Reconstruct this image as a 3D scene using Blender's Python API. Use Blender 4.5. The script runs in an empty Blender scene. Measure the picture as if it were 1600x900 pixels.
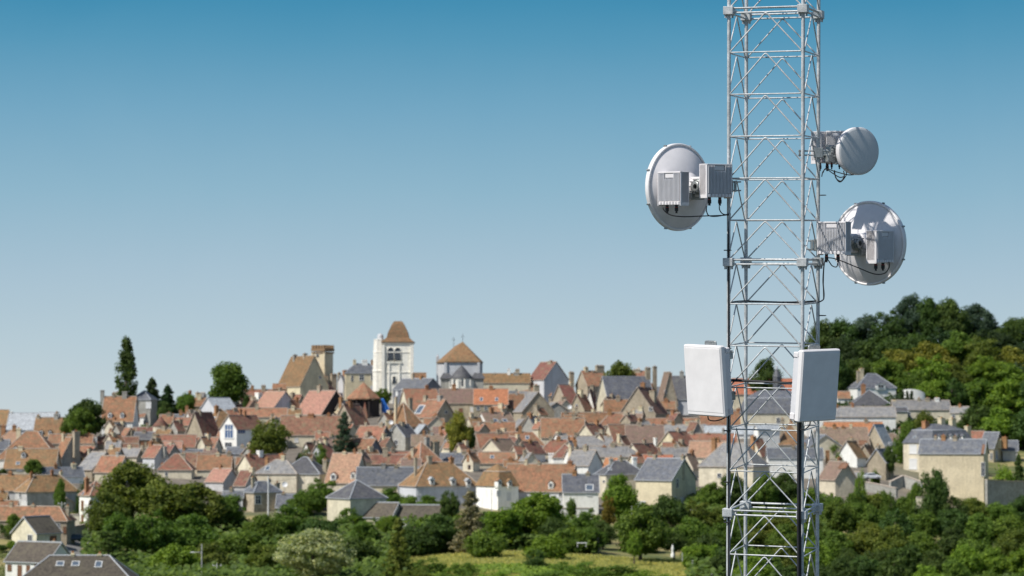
import bpy, math, random
from mathutils import Vector, Matrix
from mathutils import noise as mnoise
from mathutils.bvhtree import BVHTree
random.seed(11)
R=math.radians
sc=bpy.context.scene
COL=sc.collection
# ------------------------------------------------------------------ camera maths
F=4000.0; HOR=655.0
PH=math.atan((HOR-450)/F)
def W(px,py,Y):
    dy=(450-py)/F
    d=Vector(((px-800)/F, math.cos(PH)-dy*math.sin(PH), math.sin(PH)+dy*math.cos(PH)))
    return d*(Y/d.y)
def S(Y): return Y/F
# ------------------------------------------------------------------ terrain (metres; camera is 27 m above the meadow)
YS=[380,420,460,500,540,580,620,660,700,740,780,820,860,900,950,1000]
TC={ -300:[940,925,905,858,812,782,750,725,702,690,680,672,667,664,662,662],
      60:[940,925,905,862,818,786,750,724,702,690,680,673,668,664,662,662],
     180:[940,925,905,880,842,800,757,728,706,692,680,671,662,656,655,656],
     420:[940,925,905,885,850,805,768,738,712,690,670,652,638,630,630,634],
     800:[935,905,882,862,840,800,768,738,712,688,666,650,636,630,630,634],
    1080:[940,918,895,876,852,812,768,738,712,690,670,654,644,638,636,638],
    1300:[955,945,930,905,872,830,776,740,708,684,662,640,618,600,590,596],
    1450:[955,945,930,905,872,834,786,746,718,690,660,628,598,572,556,566],
    1600:[955,945,930,908,878,842,800,764,732,700,662,622,588,562,548,560],
    1900:[955,945,930,908,878,842,800,764,732,700,662,622,588,562,548,560]}
TX=sorted(TC)
def _ip(xs,ys,x):
    if x<=xs[0]: return ys[0]
    if x>=xs[-1]: return ys[-1]
    for i in range(len(xs)-1):
        if x<=xs[i+1]:
            t=(x-xs[i])/(xs[i+1]-xs[i]); return ys[i]+(ys[i+1]-ys[i])*t
def sm(t): return t*t*(3-2*t)
def gpy(px,Y):
    if px<=TX[0]: return _ip(YS,TC[TX[0]],Y)
    if px>=TX[-1]: return _ip(YS,TC[TX[-1]],Y)
    for i in range(len(TX)-1):
        if px<=TX[i+1]:
            t=sm((px-TX[i])/(TX[i+1]-TX[i]))
            return _ip(YS,TC[TX[i]],Y)*(1-t)+_ip(YS,TC[TX[i+1]],Y)*t
def gz(x,Y):
    if Y<380:
        px=800+F*x/380.; z=-(gpy(px,380)-HOR)*380/F; t=sm(max(0,min(1,(Y-250)/130.))); return -27*(1-t)+z*t
    px=800+F*x/Y
    if Y<=1000: return -(gpy(px,Y)-HOR)*Y/F
    px=800+F*x/1000.; z=-(gpy(px,1000)-HOR)*1000/F
    t=sm(min(1,(Y-1000)/500.)); return z*(1-t)-27*t
def depth_for(px,py):
    lo,hi=380,950
    if gpy(px,hi)>py: return hi
    for _ in range(30):
        m=(lo+hi)/2
        if gpy(px,m)>py: lo=m
        else: hi=m
    return (lo+hi)/2
# ------------------------------------------------------------------ mesh helper
class MB:
    def __init__(s): s.v=[]; s.f=[]; s.m=[]; s.sm=[]
    def add(s,vs,fs,m=0,smooth=False,M=None):
        o=len(s.v)
        for v in vs:
            v=Vector(v); s.v.append(M@v if M else v)
        for f in fs: s.f.append([i+o for i in f]); s.m.append(m); s.sm.append(smooth)
    def box(s,x0,x1,y0,y1,z0,z1,m=0,M=None):
        s.add([(x0,y0,z0),(x1,y0,z0),(x1,y1,z0),(x0,y1,z0),(x0,y0,z1),(x1,y0,z1),(x1,y1,z1),(x0,y1,z1)],
              [(0,3,2,1),(4,5,6,7),(0,1,5,4),(1,2,6,5),(2,3,7,6),(3,0,4,7)],m,False,M)
    def bbox(s,x0,x1,y0,y1,z0,z1,b=.004,m=0,M=None):   # box with chamfered edges
        vs=[];idx={}
        for ix in (0,1):
            for iy in (0,1):
                for iz in (0,1):
                    cx,cy,cz=(x0,x1)[ix],(y0,y1)[iy],(z0,z1)[iz]
                    sx,sy,sz=(1,-1)[ix],(1,-1)[iy],(1,-1)[iz]
                    idx[ix,iy,iz,'x']=len(vs); vs.append((cx,cy+sy*b,cz+sz*b))
                    idx[ix,iy,iz,'y']=len(vs); vs.append((cx+sx*b,cy,cz+sz*b))
                    idx[ix,iy,iz,'z']=len(vs); vs.append((cx+sx*b,cy+sy*b,cz))
        g=lambda a,b_,c,d:idx[a,b_,c,d]; fs=[]
        for i in (0,1):
            q=[(0,0),(1,0),(1,1),(0,1)]
            fx=[g(i,a,b_,'x') for a,b_ in q]; fy=[g(a,i,b_,'y') for a,b_ in q]; fz=[g(a,b_,i,'z') for a,b_ in q]
            fs+= [fx if i else fx[::-1], fy[::-1] if i else fy, fz if i else fz[::-1]]
        for a in (0,1):
            for b_ in (0,1):
                e=[g(a,b_,0,'x'),g(a,b_,1,'x'),g(a,b_,1,'y'),g(a,b_,0,'y')]; fs.append(e if (a==b_) else e[::-1])
                e=[g(a,0,b_,'x'),g(a,1,b_,'x'),g(a,1,b_,'z'),g(a,0,b_,'z')]; fs.append(e[::-1] if (a==b_) else e)
                e=[g(0,a,b_,'y'),g(1,a,b_,'y'),g(1,a,b_,'z'),g(0,a,b_,'z')]; fs.append(e if (a==b_) else e[::-1])
                for c in (0,1):
                    t=[g(a,b_,c,'x'),g(a,b_,c,'y'),g(a,b_,c,'z')]; fs.append(t if (a+b_+c)%2==1 else t[::-1])
        s.add(vs,fs,m,False,M)
    def tube(s,pts,r,n=8,m=0,closed=False,M=None,caps=True):
        pts=[Vector(p) for p in pts]; N=len(pts); vs=[];fs=[]
        rr=r if isinstance(r,(list,tuple)) else [r]*N
        up=None
        for i,p in enumerate(pts):
            if closed: t=pts[(i+1)%N]-pts[i-1]
            else: t=pts[min(i+1,N-1)]-pts[max(i-1,0)]
            t.normalize()
            if up is None:
                a=Vector((0,0,1)) if abs(t.z)<.9 else Vector((1,0,0)); up=(a-t*a.dot(t)).normalized()
            else:
                up=(up-t*up.dot(t)); up.normalize()
            sd=t.cross(up)
            for k in range(n):
                a=2*math.pi*k/n; vs.append(p+(up*math.cos(a)+sd*math.sin(a))*rr[i])
        for i in range(N if closed else N-1):
            j=(i+1)%N
            for k in range(n):
                k2=(k+1)%n; fs.append((i*n+k,i*n+k2,j*n+k2,j*n+k))
        s.add(vs,fs,m,True,M)
        if caps and not closed: s.add(vs[:n]+vs[-n:],[tuple(range(n))[::-1],tuple(range(n,2*n))],m,False,M)
    def lathe(s,prof,n=24,m=0,M=None,smooth=True,cap=False):  # prof (r,z) around z
        vs=[];fs=[]
        for r,z in prof:
            for k in range(n):
                a=2*math.pi*k/n; vs.append((r*math.cos(a),r*math.sin(a),z))
        for i in range(len(prof)-1):
            for k in range(n):
                k2=(k+1)%n; fs.append((i*n+k,i*n+k2,(i+1)*n+k2,(i+1)*n+k))
        s.add(vs,fs,m,smooth,M)
        if cap:
            s.add(vs[:n]+vs[-n:],[tuple(range(n))[::-1],tuple(range(n,2*n))],m,False,M)
    def build(s,name,mats,parent=None,col=None):
        me=bpy.data.meshes.new(name); me.from_pydata(s.v,[],s.f)
        if not isinstance(mats,(list,tuple)): mats=[mats]
        for m in mats: me.materials.append(m)
        me.polygons.foreach_set('material_index',s.m); me.polygons.foreach_set('use_smooth',s.sm)
        me.update()
        o=bpy.data.objects.new(name,me); COL.objects.link(o)
        if parent is not None: o.parent=parent
        return o
def tag(o,label=None,cat=None,group=None,kind=None):
    if label: o['label']=label
    if cat: o['category']=cat
    if group: o['group']=group
    if kind: o['kind']=kind
    return o
def empty(name,M,label,cat,group=None):
    o=bpy.data.objects.new(name,None); COL.objects.link(o); o.empty_display_size=.3
    o.matrix_world=M if isinstance(M,Matrix) else Matrix.Translation(M)
    return tag(o,label,cat,group)
def lab(o,l): o['label']=l; return o
# ------------------------------------------------------------------ materials
def newmat(name):
    m=bpy.data.materials.new(name); m.use_nodes=True; nt=m.node_tree
    b=nt.nodes['Principled BSDF']; return m,nt,b
def N(nt,t,**k):
    n=nt.nodes.new(t)
    for a,v in k.items():
        if hasattr(n,a): setattr(n,a,v)
        else: n.inputs[a].default_value=v
    return n
def ramp(nt,src,stops):
    r=nt.nodes.new('ShaderNodeValToRGB'); e=r.color_ramp.elements
    while len(e)<len(stops): e.new(.5)
    for i,(p,c) in enumerate(stops): e[i].position=p; e[i].color=(*c,1)
    nt.links.new(src,r.inputs[0]); return r
def mix(nt,fac,a,b,mode='MIX'):
    n=nt.nodes.new('ShaderNodeMix'); n.data_type='RGBA'; n.blend_type=mode
    for i,v in ((0,fac),(6,a),(7,b)):
        if hasattr(v,'type') and hasattr(v,'links'): nt.links.new(v,n.inputs[i])
        elif i==0: n.inputs[0].default_value=v
        else: n.inputs[i].default_value=(*v,1)
    return n.outputs[2]
def coords(nt,rand=True):
    tc=N(nt,'ShaderNodeTexCoord'); 
    if not rand: return tc.outputs['Object']
    oi=N(nt,'ShaderNodeObjectInfo'); v=N(nt,'ShaderNodeVectorMath',operation='ADD')
    m=N(nt,'ShaderNodeMath',operation='MULTIPLY'); m.inputs[1].default_value=97.
    nt.links.new(oi.outputs['Random'],m.inputs[0]); nt.links.new(tc.outputs['Object'],v.inputs[0]); nt.links.new(m.outputs[0],v.inputs[1])
    return v.outputs[0]
def noise(nt,co,s,d=3,r=.55,dist=0.):
    n=N(nt,'ShaderNodeTexNoise'); n.inputs['Scale'].default_value=s; n.inputs['Detail'].default_value=d
    n.inputs['Roughness'].default_value=r; n.inputs['Distortion'].default_value=dist
    nt.links.new(co,n.inputs['Vector']); return n.outputs['Fac']
def objrand_hsv(nt,col,vs=.22,hs=.012):
    oi=N(nt,'ShaderNodeObjectInfo'); h=N(nt,'ShaderNodeHueSaturation')
    mr=N(nt,'ShaderNodeMapRange'); mr.inputs[3].default_value=1-vs; mr.inputs[4].default_value=1+vs
    nt.links.new(oi.outputs['Random'],mr.inputs[0]); nt.links.new(mr.outputs[0],h.inputs['Value'])
    mm=N(nt,'ShaderNodeMath',operation='MULTIPLY'); mm.inputs[1].default_value=7.31; fr=N(nt,'ShaderNodeMath',operation='FRACT')
    nt.links.new(oi.outputs['Random'],mm.inputs[0]); nt.links.new(mm.outputs[0],fr.inputs[0])
    m2=N(nt,'ShaderNodeMapRange'); m2.inputs[3].default_value=.5-hs; m2.inputs[4].default_value=.5+hs
    nt.links.new(fr.outputs[0],m2.inputs[0]); nt.links.new(m2.outputs[0],h.inputs['Hue'])
    nt.links.new(col,h.inputs['Color']); return h.outputs[0]
def roofmat(name,c,moss=None,mossamt=.5,lo=.6,hi=1.35,rough=.85,rows=True,vs=.14):
    m,nt,b=newmat(name); co=coords(nt)
    cc=lambda k:tuple(min(1,x*k) for x in c)
    big=noise(nt,co,.6,5,.7); fine=noise(nt,co,2.6,3,.7)
    r1=ramp(nt,big,[(.3,cc(lo)),(.5,c),(.72,cc(hi))])
    r2=ramp(nt,fine,[(.32,(.42,.40,.38)),(.5,(1,1,1)),(.68,(1.5,1.47,1.4))])
    col=mix(nt,1.,r1.outputs[0],r2.outputs[0],'MULTIPLY')
    if moss:
        mn=noise(nt,co,.8,5,.7,.4); mr=ramp(nt,mn,[(.52-mossamt*.2,(0,0,0)),(.66,(1,1,1))])
        col=mix(nt,mr.outputs[0],col,moss)
    if rows:
        w=N(nt,'ShaderNodeTexWave'); w.bands_direction='Z'; w.inputs['Scale'].default_value=1.3; w.inputs['Distortion'].default_value=1.2; w.inputs['Detail'].default_value=2
        nt.links.new(co,w.inputs['Vector']); wr=ramp(nt,w.outputs['Fac'],[(.0,(.78,.78,.78)),(.5,(1.05,1.05,1.05))])
        col=mix(nt,.6,col,mix(nt,1.,col,wr.outputs[0],'MULTIPLY'))
    nt.links.new(objrand_hsv(nt,col,vs),b.inputs['Base Color']); b.inputs['Roughness'].default_value=rough
    bp=N(nt,'ShaderNodeBump'); bp.inputs['Strength'].default_value=.5; bp.inputs['Distance'].default_value=.12
    nt.links.new(fine,bp.inputs['Height']); nt.links.new(bp.outputs[0],b.inputs['Normal'])
    return m
def wallmat(name,c,stain=.75,lo=.8,vs=.1,stone=False):
    m,nt,b=newmat(name); co=coords(nt)
    n1=noise(nt,co,.35,4,.6); n2=noise(nt,co,2.2,3,.65)
    r1=ramp(nt,n1,[(.3,tuple(x*stain for x in c)),(.6,c)])
    r2=ramp(nt,n2,[(.3,(lo,lo,lo*.97)),(.65,(1.1,1.1,1.1))])
    col=mix(nt,1.,r1.outputs[0],r2.outputs[0],'MULTIPLY')
    mp=N(nt,'ShaderNodeMapping'); mp.inputs['Scale'].default_value=(1.2,1.2,.12); nt.links.new(co,mp.inputs[0])
    n3=noise(nt,mp.outputs[0],1.,3,.6); r3=ramp(nt,n3,[(.3,(.8,.79,.76)),(.5,(1,1,1))]); col=mix(nt,.7,col,mix(nt,1.,col,r3.outputs[0],'MULTIPLY'))
    if stone:
        v=N(nt,'ShaderNodeTexVoronoi'); v.inputs['Scale'].default_value=1.6; nt.links.new(co,v.inputs['Vector'])
        col=mix(nt,.35,col,mix(nt,1.,col,ramp(nt,v.outputs['Distance'],[(.0,(1.3,1.28,1.2)),(.6,(.6,.58,.55))]).outputs[0],'MULTIPLY'))
    nt.links.new(objrand_hsv(nt,col,vs,.006),b.inputs['Base Color']); b.inputs['Roughness'].default_value=.92
    return m
def plain(name,c,rough=.5,metal=0.,var=.12,scale=8.,spec=.5):
    m,nt,b=newmat(name); co=coords(nt,False)
    n1=noise(nt,co,scale,3,.6); r1=ramp(nt,n1,[(.3,tuple(x*(1-var) for x in c)),(.7,tuple(min(1,x*(1+var*.5)) for x in c))])
    nt.links.new(r1.outputs[0],b.inputs['Base Color']); b.inputs['Roughness'].default_value=rough; b.inputs['Metallic'].default_value=metal
    b.inputs['Specular IOR Level'].default_value=spec
    return m
RM={'tile':roofmat('roof_tile_red_brown',(.285,.128,.076),(.225,.16,.095),.35),
 'brown':roofmat('roof_tile_dark_red',(.20,.088,.062),(.20,.15,.09),.2),
 'pink':roofmat('roof_tile_pink',(.37,.205,.142),(.31,.20,.13),.1,.88,1.1,rows=True,vs=.06),
 'orange':roofmat('roof_tile_new_orange',(.39,.155,.078),None,0,.9,1.1,vs=.05),
 'ochre':roofmat('roof_tile_mossy_ochre',(.26,.138,.068),(.18,.13,.068),.35,.65,1.25),
 'gbrown':roofmat('roof_tile_grey_brown',(.23,.155,.12),(.19,.15,.10),.3,.8,1.15),
 'slate':roofmat('roof_slate_blue',(.105,.114,.135),(.17,.17,.165),.15,.7,1.25,.68),
 'dslate':roofmat('roof_slate_dark',(.082,.082,.092),(.13,.13,.12),.15,.75,1.2,.7),
 'lslate':roofmat('roof_slate_weathered',(.20,.20,.205),(.28,.265,.235),.35,.7,1.25,.75),
 'asph':roofmat('roof_sheet_grey_brown',(.092,.078,.060),(.12,.105,.072),.2,.85,1.1,.9),
 'zinc':roofmat('roof_zinc_sheet',(.42,.45,.47),(.33,.35,.36),.2,.85,1.1,.45,rows=False)}
WM={'cream':wallmat('wall_cream_render',(.74,.67,.51)),
 'white':wallmat('wall_white_render',(.86,.85,.80),.88,.93),
 'grey':wallmat('wall_grey_render',(.50,.49,.48)),
 'lgrey':wallmat('wall_pale_grey_render',(.62,.63,.65),.85,.9),
 'stone':wallmat('wall_old_stone',(.50,.43,.32),.72,.75,.12,True),
 'gstone':wallmat('wall_grey_stone',(.46,.45,.41),.75,.75,.12,True),
 'lime':wallmat('wall_white_limestone',(.92,.89,.81),.9,.94,.03,True),
 'yellow':wallmat('wall_yellow_stone',(.70,.61,.42),.8,.85),
 'brick':wallmat('wall_orange_brick',(.46,.24,.12),.7,.75,.1,True),
 'brownst':wallmat('wall_brown_stone',(.36,.24,.13),.75,.8,.05,True),
 'dark':wallmat('wall_dark_timber_and_shade',(.045,.035,.032),.8,.9),  # dark timber, also painted shade for the open barn and market hall
 'slatew':wallmat('wall_slate_hung',(.17,.18,.21),.85,.9),
 'ivy':wallmat('wall_ivy_covered',(.16,.19,.03),.5,.5,.0,True)}
CAPM=plain('mortar_ridge',(.50,.42,.34),.9,0,.25,1.)
ZINCCAP=plain('zinc_ridge',(.46,.48,.50),.5,0,.1,1.)
GLASS=plain('window_glass',(.035,.045,.06),.12,0,.2,1.)
SKYG=plain('skylight_glass',(.10,.13,.17),.2,0,.2,1.)
BLUEG=plain('window_blue_glass',(.05,.12,.26),.15,0,.2,1.)
FRW=plain('frame_white_paint',(.72,.72,.70),.5,0,.08)
FRB=plain('frame_brown_paint',(.22,.11,.06),.6,0,.15)
FRY=plain('frame_yellow_paint',(.62,.40,.08),.6,0,.1)
POT=plain('terracotta_pot',(.55,.25,.11),.8,0,.2)
CHM={'s':WM['stone'],'b':WM['brick'],'w':WM['white'],'g':WM['gstone'],'y':WM['yellow']}
GALV=None
def galv(name,c,metal=.55,rough=.42):
    m,nt,b=newmat(name); co=coords(nt,False)
    v=N(nt,'ShaderNodeTexVoronoi'); v.inputs['Scale'].default_value=90; nt.links.new(co,v.inputs['Vector'])
    n=noise(nt,co,14,4,.65)
    r=ramp(nt,v.outputs['Color'],[(.1,tuple(x*.86 for x in c)),(.8,tuple(x*1.1 for x in c))])
    n5=noise(nt,co,3.,4,.7); r5=ramp(nt,n5,[(.35,(.84,.84,.82)),(.6,(1.08,1.08,1.08))]); r2=ramp(nt,n,[(.3,(.7,.72,.74)),(.65,(1.1,1.1,1.09))])
    nt.links.new(mix(nt,1.,mix(nt,1.,r.outputs[0],r2.outputs[0],'MULTIPLY'),r5.outputs[0],'MULTIPLY'),b.inputs['Base Color'])
    b.inputs['Metallic'].default_value=metal; b.inputs['Roughness'].default_value=rough; return m
GALV=galv('galvanised_steel',(.57,.585,.59),.2,.5); GALVD=galv('galvanised_bracket',(.38,.40,.40))
WPL=plain('white_painted_metal',(.74,.715,.72),.75,0,.09,5.)
WPLR=plain('radome_plastic',(.84,.815,.805),.40,0,.07,5.)
BLK=plain('black_rubber',(.02,.02,.022),.55,0,.2,20.)
RED=plain('red_seal',(.45,.04,.03),.5)
DKM=plain('dark_fin_metal',(.68,.68,.70),.5,0,.06)
# ------------------------------------------------------------------ ground
def mk_ground():
    xs=[-9000,-5000,-2500,-1400,-900,-600,-450,-380]+[-320+8*i for i in range(81)]+[380,450,600,900,1400,2500,5000,9000]
    ys=[-3000,-1000,-300,-60,0,40,100,180,250,300,340,370]+[380+7*i for i in range(90)]+[1030,1080,1150,1250,1400,1500,1700,2200,3200,5000,9000,14000]
    mb=MB(); vs=[]; rnd=random.Random(3)
    for y in ys:
        for x in xs:
            z=gz(x,y) if y>250 else -27
            if 380<y<1000: z+=rnd.uniform(-.12,.12)
            vs.append((x,y,z))
    n=len(xs); fs=[(j*n+i,j*n+i+1,(j+1)*n+i+1,(j+1)*n+i) for j in range(len(ys)-1) for i in range(n-1)]
    mb.add(vs,fs,0,True)
    m,nt,b=newmat('ground_cover'); g=N(nt,'ShaderNodeNewGeometry'); co=g.outputs['Position']
    n1=noise(nt,co,.07,4,.6,.6); n2=noise(nt,co,.7,4,.7)
    grass=ramp(nt,n1,[(.36,(.07,.10,.03)),(.5,(.16,.165,.055)),(.62,(.36,.29,.13))])
    g2=mix(nt,1.,grass.outputs[0],ramp(nt,n2,[(.3,(.6,.65,.6)),(.7,(1.35,1.3,1.25))]).outputs[0],'MULTIPLY')
    sy=N(nt,'ShaderNodeSeparateXYZ'); nt.links.new(co,sy.inputs[0]); nf=N(nt,'ShaderNodeMapRange'); nf.inputs[1].default_value=385; nf.inputs[2].default_value=398; nt.links.new(sy.outputs[1],nf.inputs[0])
    g2=mix(nt,nf.outputs[0],(.048,.055,.040),g2)  # unseen near ground, coloured dark to cut green bounce onto the dishes
    paving=ramp(nt,noise(nt,co,.3,4,.6),[(.3,(.11,.095,.075)),(.7,(.22,.19,.15))])
    sx=N(nt,'ShaderNodeSeparateXYZ'); nt.links.new(co,sx.inputs[0])
    # town area: between 590 and 850 m north, x from -140 to 90
    mr=N(nt,'ShaderNodeMapRange'); mr.inputs[1].default_value=578; mr.inputs[2].default_value=592; nt.links.new(sx.outputs[1],mr.inputs[0])
    m2=N(nt,'ShaderNodeMapRange'); m2.inputs[1].default_value=120; m2.inputs[2].default_value=95; nt.links.new(sx.outputs[0],m2.inputs[0])
    mm=N(nt,'ShaderNodeMath',operation='MULTIPLY'); nt.links.new(mr.outputs[0],mm.inputs[0]); nt.links.new(m2.outputs[0],mm.inputs[1])
    nt.links.new(mix(nt,mm.outputs[0],g2,paving.outputs[0]),b.inputs['Base Color']); b.inputs['Roughness'].default_value=.95
    bp=N(nt,'ShaderNodeBump'); bp.inputs['Strength'].default_value=.8; bp.inputs['Distance'].default_value=.4
    nt.links.new(n2,bp.inputs['Height']); nt.links.new(bp.outputs[0],b.inputs['Normal'])
    o=mb.build('ground',m); o['kind']='structure'
mk_ground()
# lane at the lower left
mb=MB(); pts=[(100,905,470),(112,872,486),(122,856,504),(128,842,519),(128,832,528),(118,822,545)]
vs=[]
for px,py,Y in pts:
    for d in (-2.6,2.6):
        x=(px-800)/F*Y+d; vs.append((x,Y,gz(x,Y)+.12))
mb.add(vs,[(2*i,2*i+1,2*i+3,2*i+2) for i in range(len(pts)-1)])
vk=[]
for px,py,Y in pts:
    for d,h in ((2.6,.0),(2.6,.25),(2.85,.25),(2.85,.0)):
        x=(px-800)/F*Y+d; vk.append((x,Y,gz(x,Y)+h))
o=mb.build('road',plain('lane_asphalt',(.20,.195,.185),.9,0,.2,.8)); o['kind']='structure'
mb=MB(); mb.add(vk,[(4*i+k,4*i+k+1,4*i+5+k,4*i+4+k) for i in range(len(pts)-1) for k in range(3)])
o=mb.build('pavement_kerb',plain('kerb_stone',(.40,.39,.36),.9,0,.2,2.)); o['kind']='structure'
# ------------------------------------------------------------------ houses
CNT=[0]
class House: pass
LMK=[]   # (px,py,name) landmarks
def winmesh(wm,hm,kind):
    mb=MB(); a,b=wm/2,hm/2; t=max(.07,min(wm,hm)*.11)
    fr={'d':FRW,'b':FRB,'y':FRY,'k':FRW,'u':FRW,'v':FRW,'r':FRB,'o':FRB,'w':FRW}[kind]
    gl={'u':BLUEG,'v':SKYG,'r':FRB,'o':FRB,'w':FRW}.get(kind,GLASS)
    # x right, y out (negative = towards viewer), z up
    mb.box(-a,a,-.03,.10,-b,b,1)
    mb.box(-a-t,-a,-.09,.10,-b,b,0); mb.box(a,a+t,-.09,.10,-b,b,0)
    mb.box(-a-t,a+t,-.095,.10,b,b+t,0); mb.box(-a-t*1.5,a+t*1.5,-.16,.10,-b-t,-b,0)
    if kind in 'dbyku':
        nb=1 if wm<2 else max(2,int(wm/1.1))
        for i in range(1,nb+1):
            x=-a+2*a*i/(nb+1); mb.box(x-t*.35,x+t*.35,-.07,-.03,-b,b,0)
        if hm>1.3:
            mb.box(-a,a,-.075,-.03,b*.25-t*.3,b*.25+t*.3,0)
    if kind in 'ow':
        mb.box(-t*.25,t*.25,-.07,-.03,-b,b,0)
        for q in (-.5,.0,.5): mb.box(-a+t,a-t,-.055,-.03,b*q-.03,b*q+.03,0)
    return mb,[fr,gl]
def add_window(h,px,py,w,hh,kind='d'):
    Y=h.Y; Mi=h.E.matrix_world.inverted()
    p1=W(px,py,Y); d=Mi.to_3x3()@p1; o=Mi@Vector((0,0,0)); d.normalize()
    best=None
    for bv,what in ((h.bw,'wall'),(h.br,'roof')):
        hit=bv.ray_cast(o,d)
        if hit[0] is not None and (best is None or hit[3]<best[3]): best=(hit[0],hit[1],what,hit[3])
    if best is None: return None
    P,n,what,_=best
    if n.dot(d)>0: n=-n
    s=S(Y); up=Vector((0,0,1))
    if what=='roof' and n.z>.25:
        r=up.cross(-n); 
        if r.length<1e-4: return None
        r.normalize(); u=(-n).cross(r)*-1
        if u.z<0: u=-u
    else:
        n=Vector((n.x,n.y,0)); 
        if n.length<.2: return None
        n.normalize(); r=up.cross(-n); r=-r; u=up
    r=u.cross(-n)*1.0; r=(-n).cross(u); r.normalize()
    dv=h.E.matrix_world.to_3x3()@r
    wm=max(.45,w*s/max(.3,abs(dv.x))); hm=hh*s/max(.45,(u.z))
    if what=='roof': kind='v' if kind in 'dvu' else kind
    mb,ms=winmesh(wm,hm,kind)
    M=Matrix((( r.x,-n.x,u.x,P.x),(r.y,-n.y,u.y,P.y),(r.z,-n.z,u.z,P.z),(0,0,0,1)))
    if M.to_3x3().determinant()<0:
        M=Matrix(((-r.x,-n.x,u.x,P.x),(-r.y,-n.y,u.y,P.y),(-r.z,-n.z,u.z,P.z),(0,0,0,1)))
    nm={'r':'door','o':'shutter','w':'shutter'}.get(kind,'skylight' if what=='roof' else 'window')
    ob=mb.build(nm,ms,h.E); ob.matrix_local=M
    return ob
def add_dormer(h,px,py,w=8,hh=9,roof=None,wall='white'):
    Y=h.Y; Mi=h.E.matrix_world.inverted(); s=S(Y)
    d=Mi.to_3x3()@W(px,py,Y); o=Mi@Vector((0,0,0)); d.normalize()
    hit=h.br.ray_cast(o,d)
    if hit[0] is None: return
    P,n=hit[0],hit[1]
    if n.dot(d)>0: n=-n
    f=Vector((n.x,n.y,0))
    if f.length<.1: return
    f.normalize(); r=Vector((-f.y,f.x,0)); tl=abs(n.z)/max(.05,math.hypot(n.x,n.y))  # run per rise
    wm=max(.9,w*s)*.5; hm=hh*s; dp=hm*tl+.7
    M=Matrix((( r.x,-f.x,0,P.x+f.x*.25),(r.y,-f.y,0,P.y+f.y*.25),(0,0,1,P.z),(0,0,0,1)))
    if M.to_3x3().determinant()<0: M=Matrix(((-r.x,-f.x,0,P.x+f.x*.25),(-r.y,-f.y,0,P.y+f.y*.25),(0,0,1,P.z),(0,0,0,1)))
    mb=MB(); e=hm*.68
    mb.box(-wm,wm,0,dp,-.6,e,0)
    mb.add([(-wm,0,e),(wm,0,e),(0,0,hm-.05),(-wm,dp,e),(wm,dp,e),(0,dp,hm-.05)],[(0,1,2),(3,5,4)],0)
    g=.14
    mb.add([(-wm-g,-g,e-.08),(0,-g,hm),(0,dp,hm),(-wm-g,dp,e-.08),(-wm-g,-g,e-.2),(0,-g,hm-.14),(0,dp,hm-.14),(-wm-g,dp,e-.2)],[(0,1,2,3),(4,7,6,5),(0,4,5,1),(0,3,7,4)],1)
    mb.add([(wm+g,-g,e-.08),(0,-g,hm),(0,dp,hm),(wm+g,dp,e-.08),(wm+g,-g,e-.2),(0,-g,hm-.14),(0,dp,hm-.14),(wm+g,dp,e-.2)],[(0,3,2,1),(4,5,6,7),(0,1,5,4),(0,4,7,3)],1)
    ob=mb.build('dormer',[WM[wall],RM[roof or h.roofkey]],h.E); ob.matrix_local=M
    wb,ms=winmesh(wm*1.15,e*.72,'d'); wo=wb.build('window',ms,ob); wo.location=(0,-.02,e*.48)
def add_chimney(h,px,ytop,w=6,hh=14,m='s',pots=1):
    Y=h.Y; s=S(Y); th=h.rot; xc=h.C.x; x=(px-800)/F*Y
    if abs(math.degrees(th))<62: t=(x-xc)/math.cos(th); dy=-math.sin(th)*max(-h.L/2,min(h.L/2,t))
    else: dy=0
    top=W(px,ytop,Y+dy); x=top.x
    wm=w*s*.5*.92; wd=min(.8,wm*1.0)
    inside=(h.x0<=px<=h.x1)
    zb=h.ze-.1 if inside else h.C.z-1
    z1=top.z-.35; 
    P=h.E.matrix_world.inverted()@Vector((x,h.C.y+dy,0)); P=h.E.matrix_world.inverted()@Vector((x,h.C.y+dy,top.z))
    Hh=top.z-zb
    mb=MB(); mb.box(-wm,wm,-wd,wd,-Hh,-.45,0); mb.box(-wm-.1,wm+.1,-wd-.1,wd+.1,-.62,-.42,0); mb.box(-wm-.04,wm+.04,-wd-.04,wd+.04,-.42,-.3,0)
    np_=max(1,int(2*wm/.7)) if pots else 0
    for i in range(np_):
        xx=-wm+2*wm*(i+.5)/np_; mb.lathe([(.17,-.32),(.2,-.3),(.15,.0),(.19,.03),(.12,.04)],8,1,Matrix.Translation((xx,0,0)))
    ob=mb.build('chimney',[CHM[m],POT],h.roof); ob.location=P; ob.rotation_euler=(0,0,0)
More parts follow.
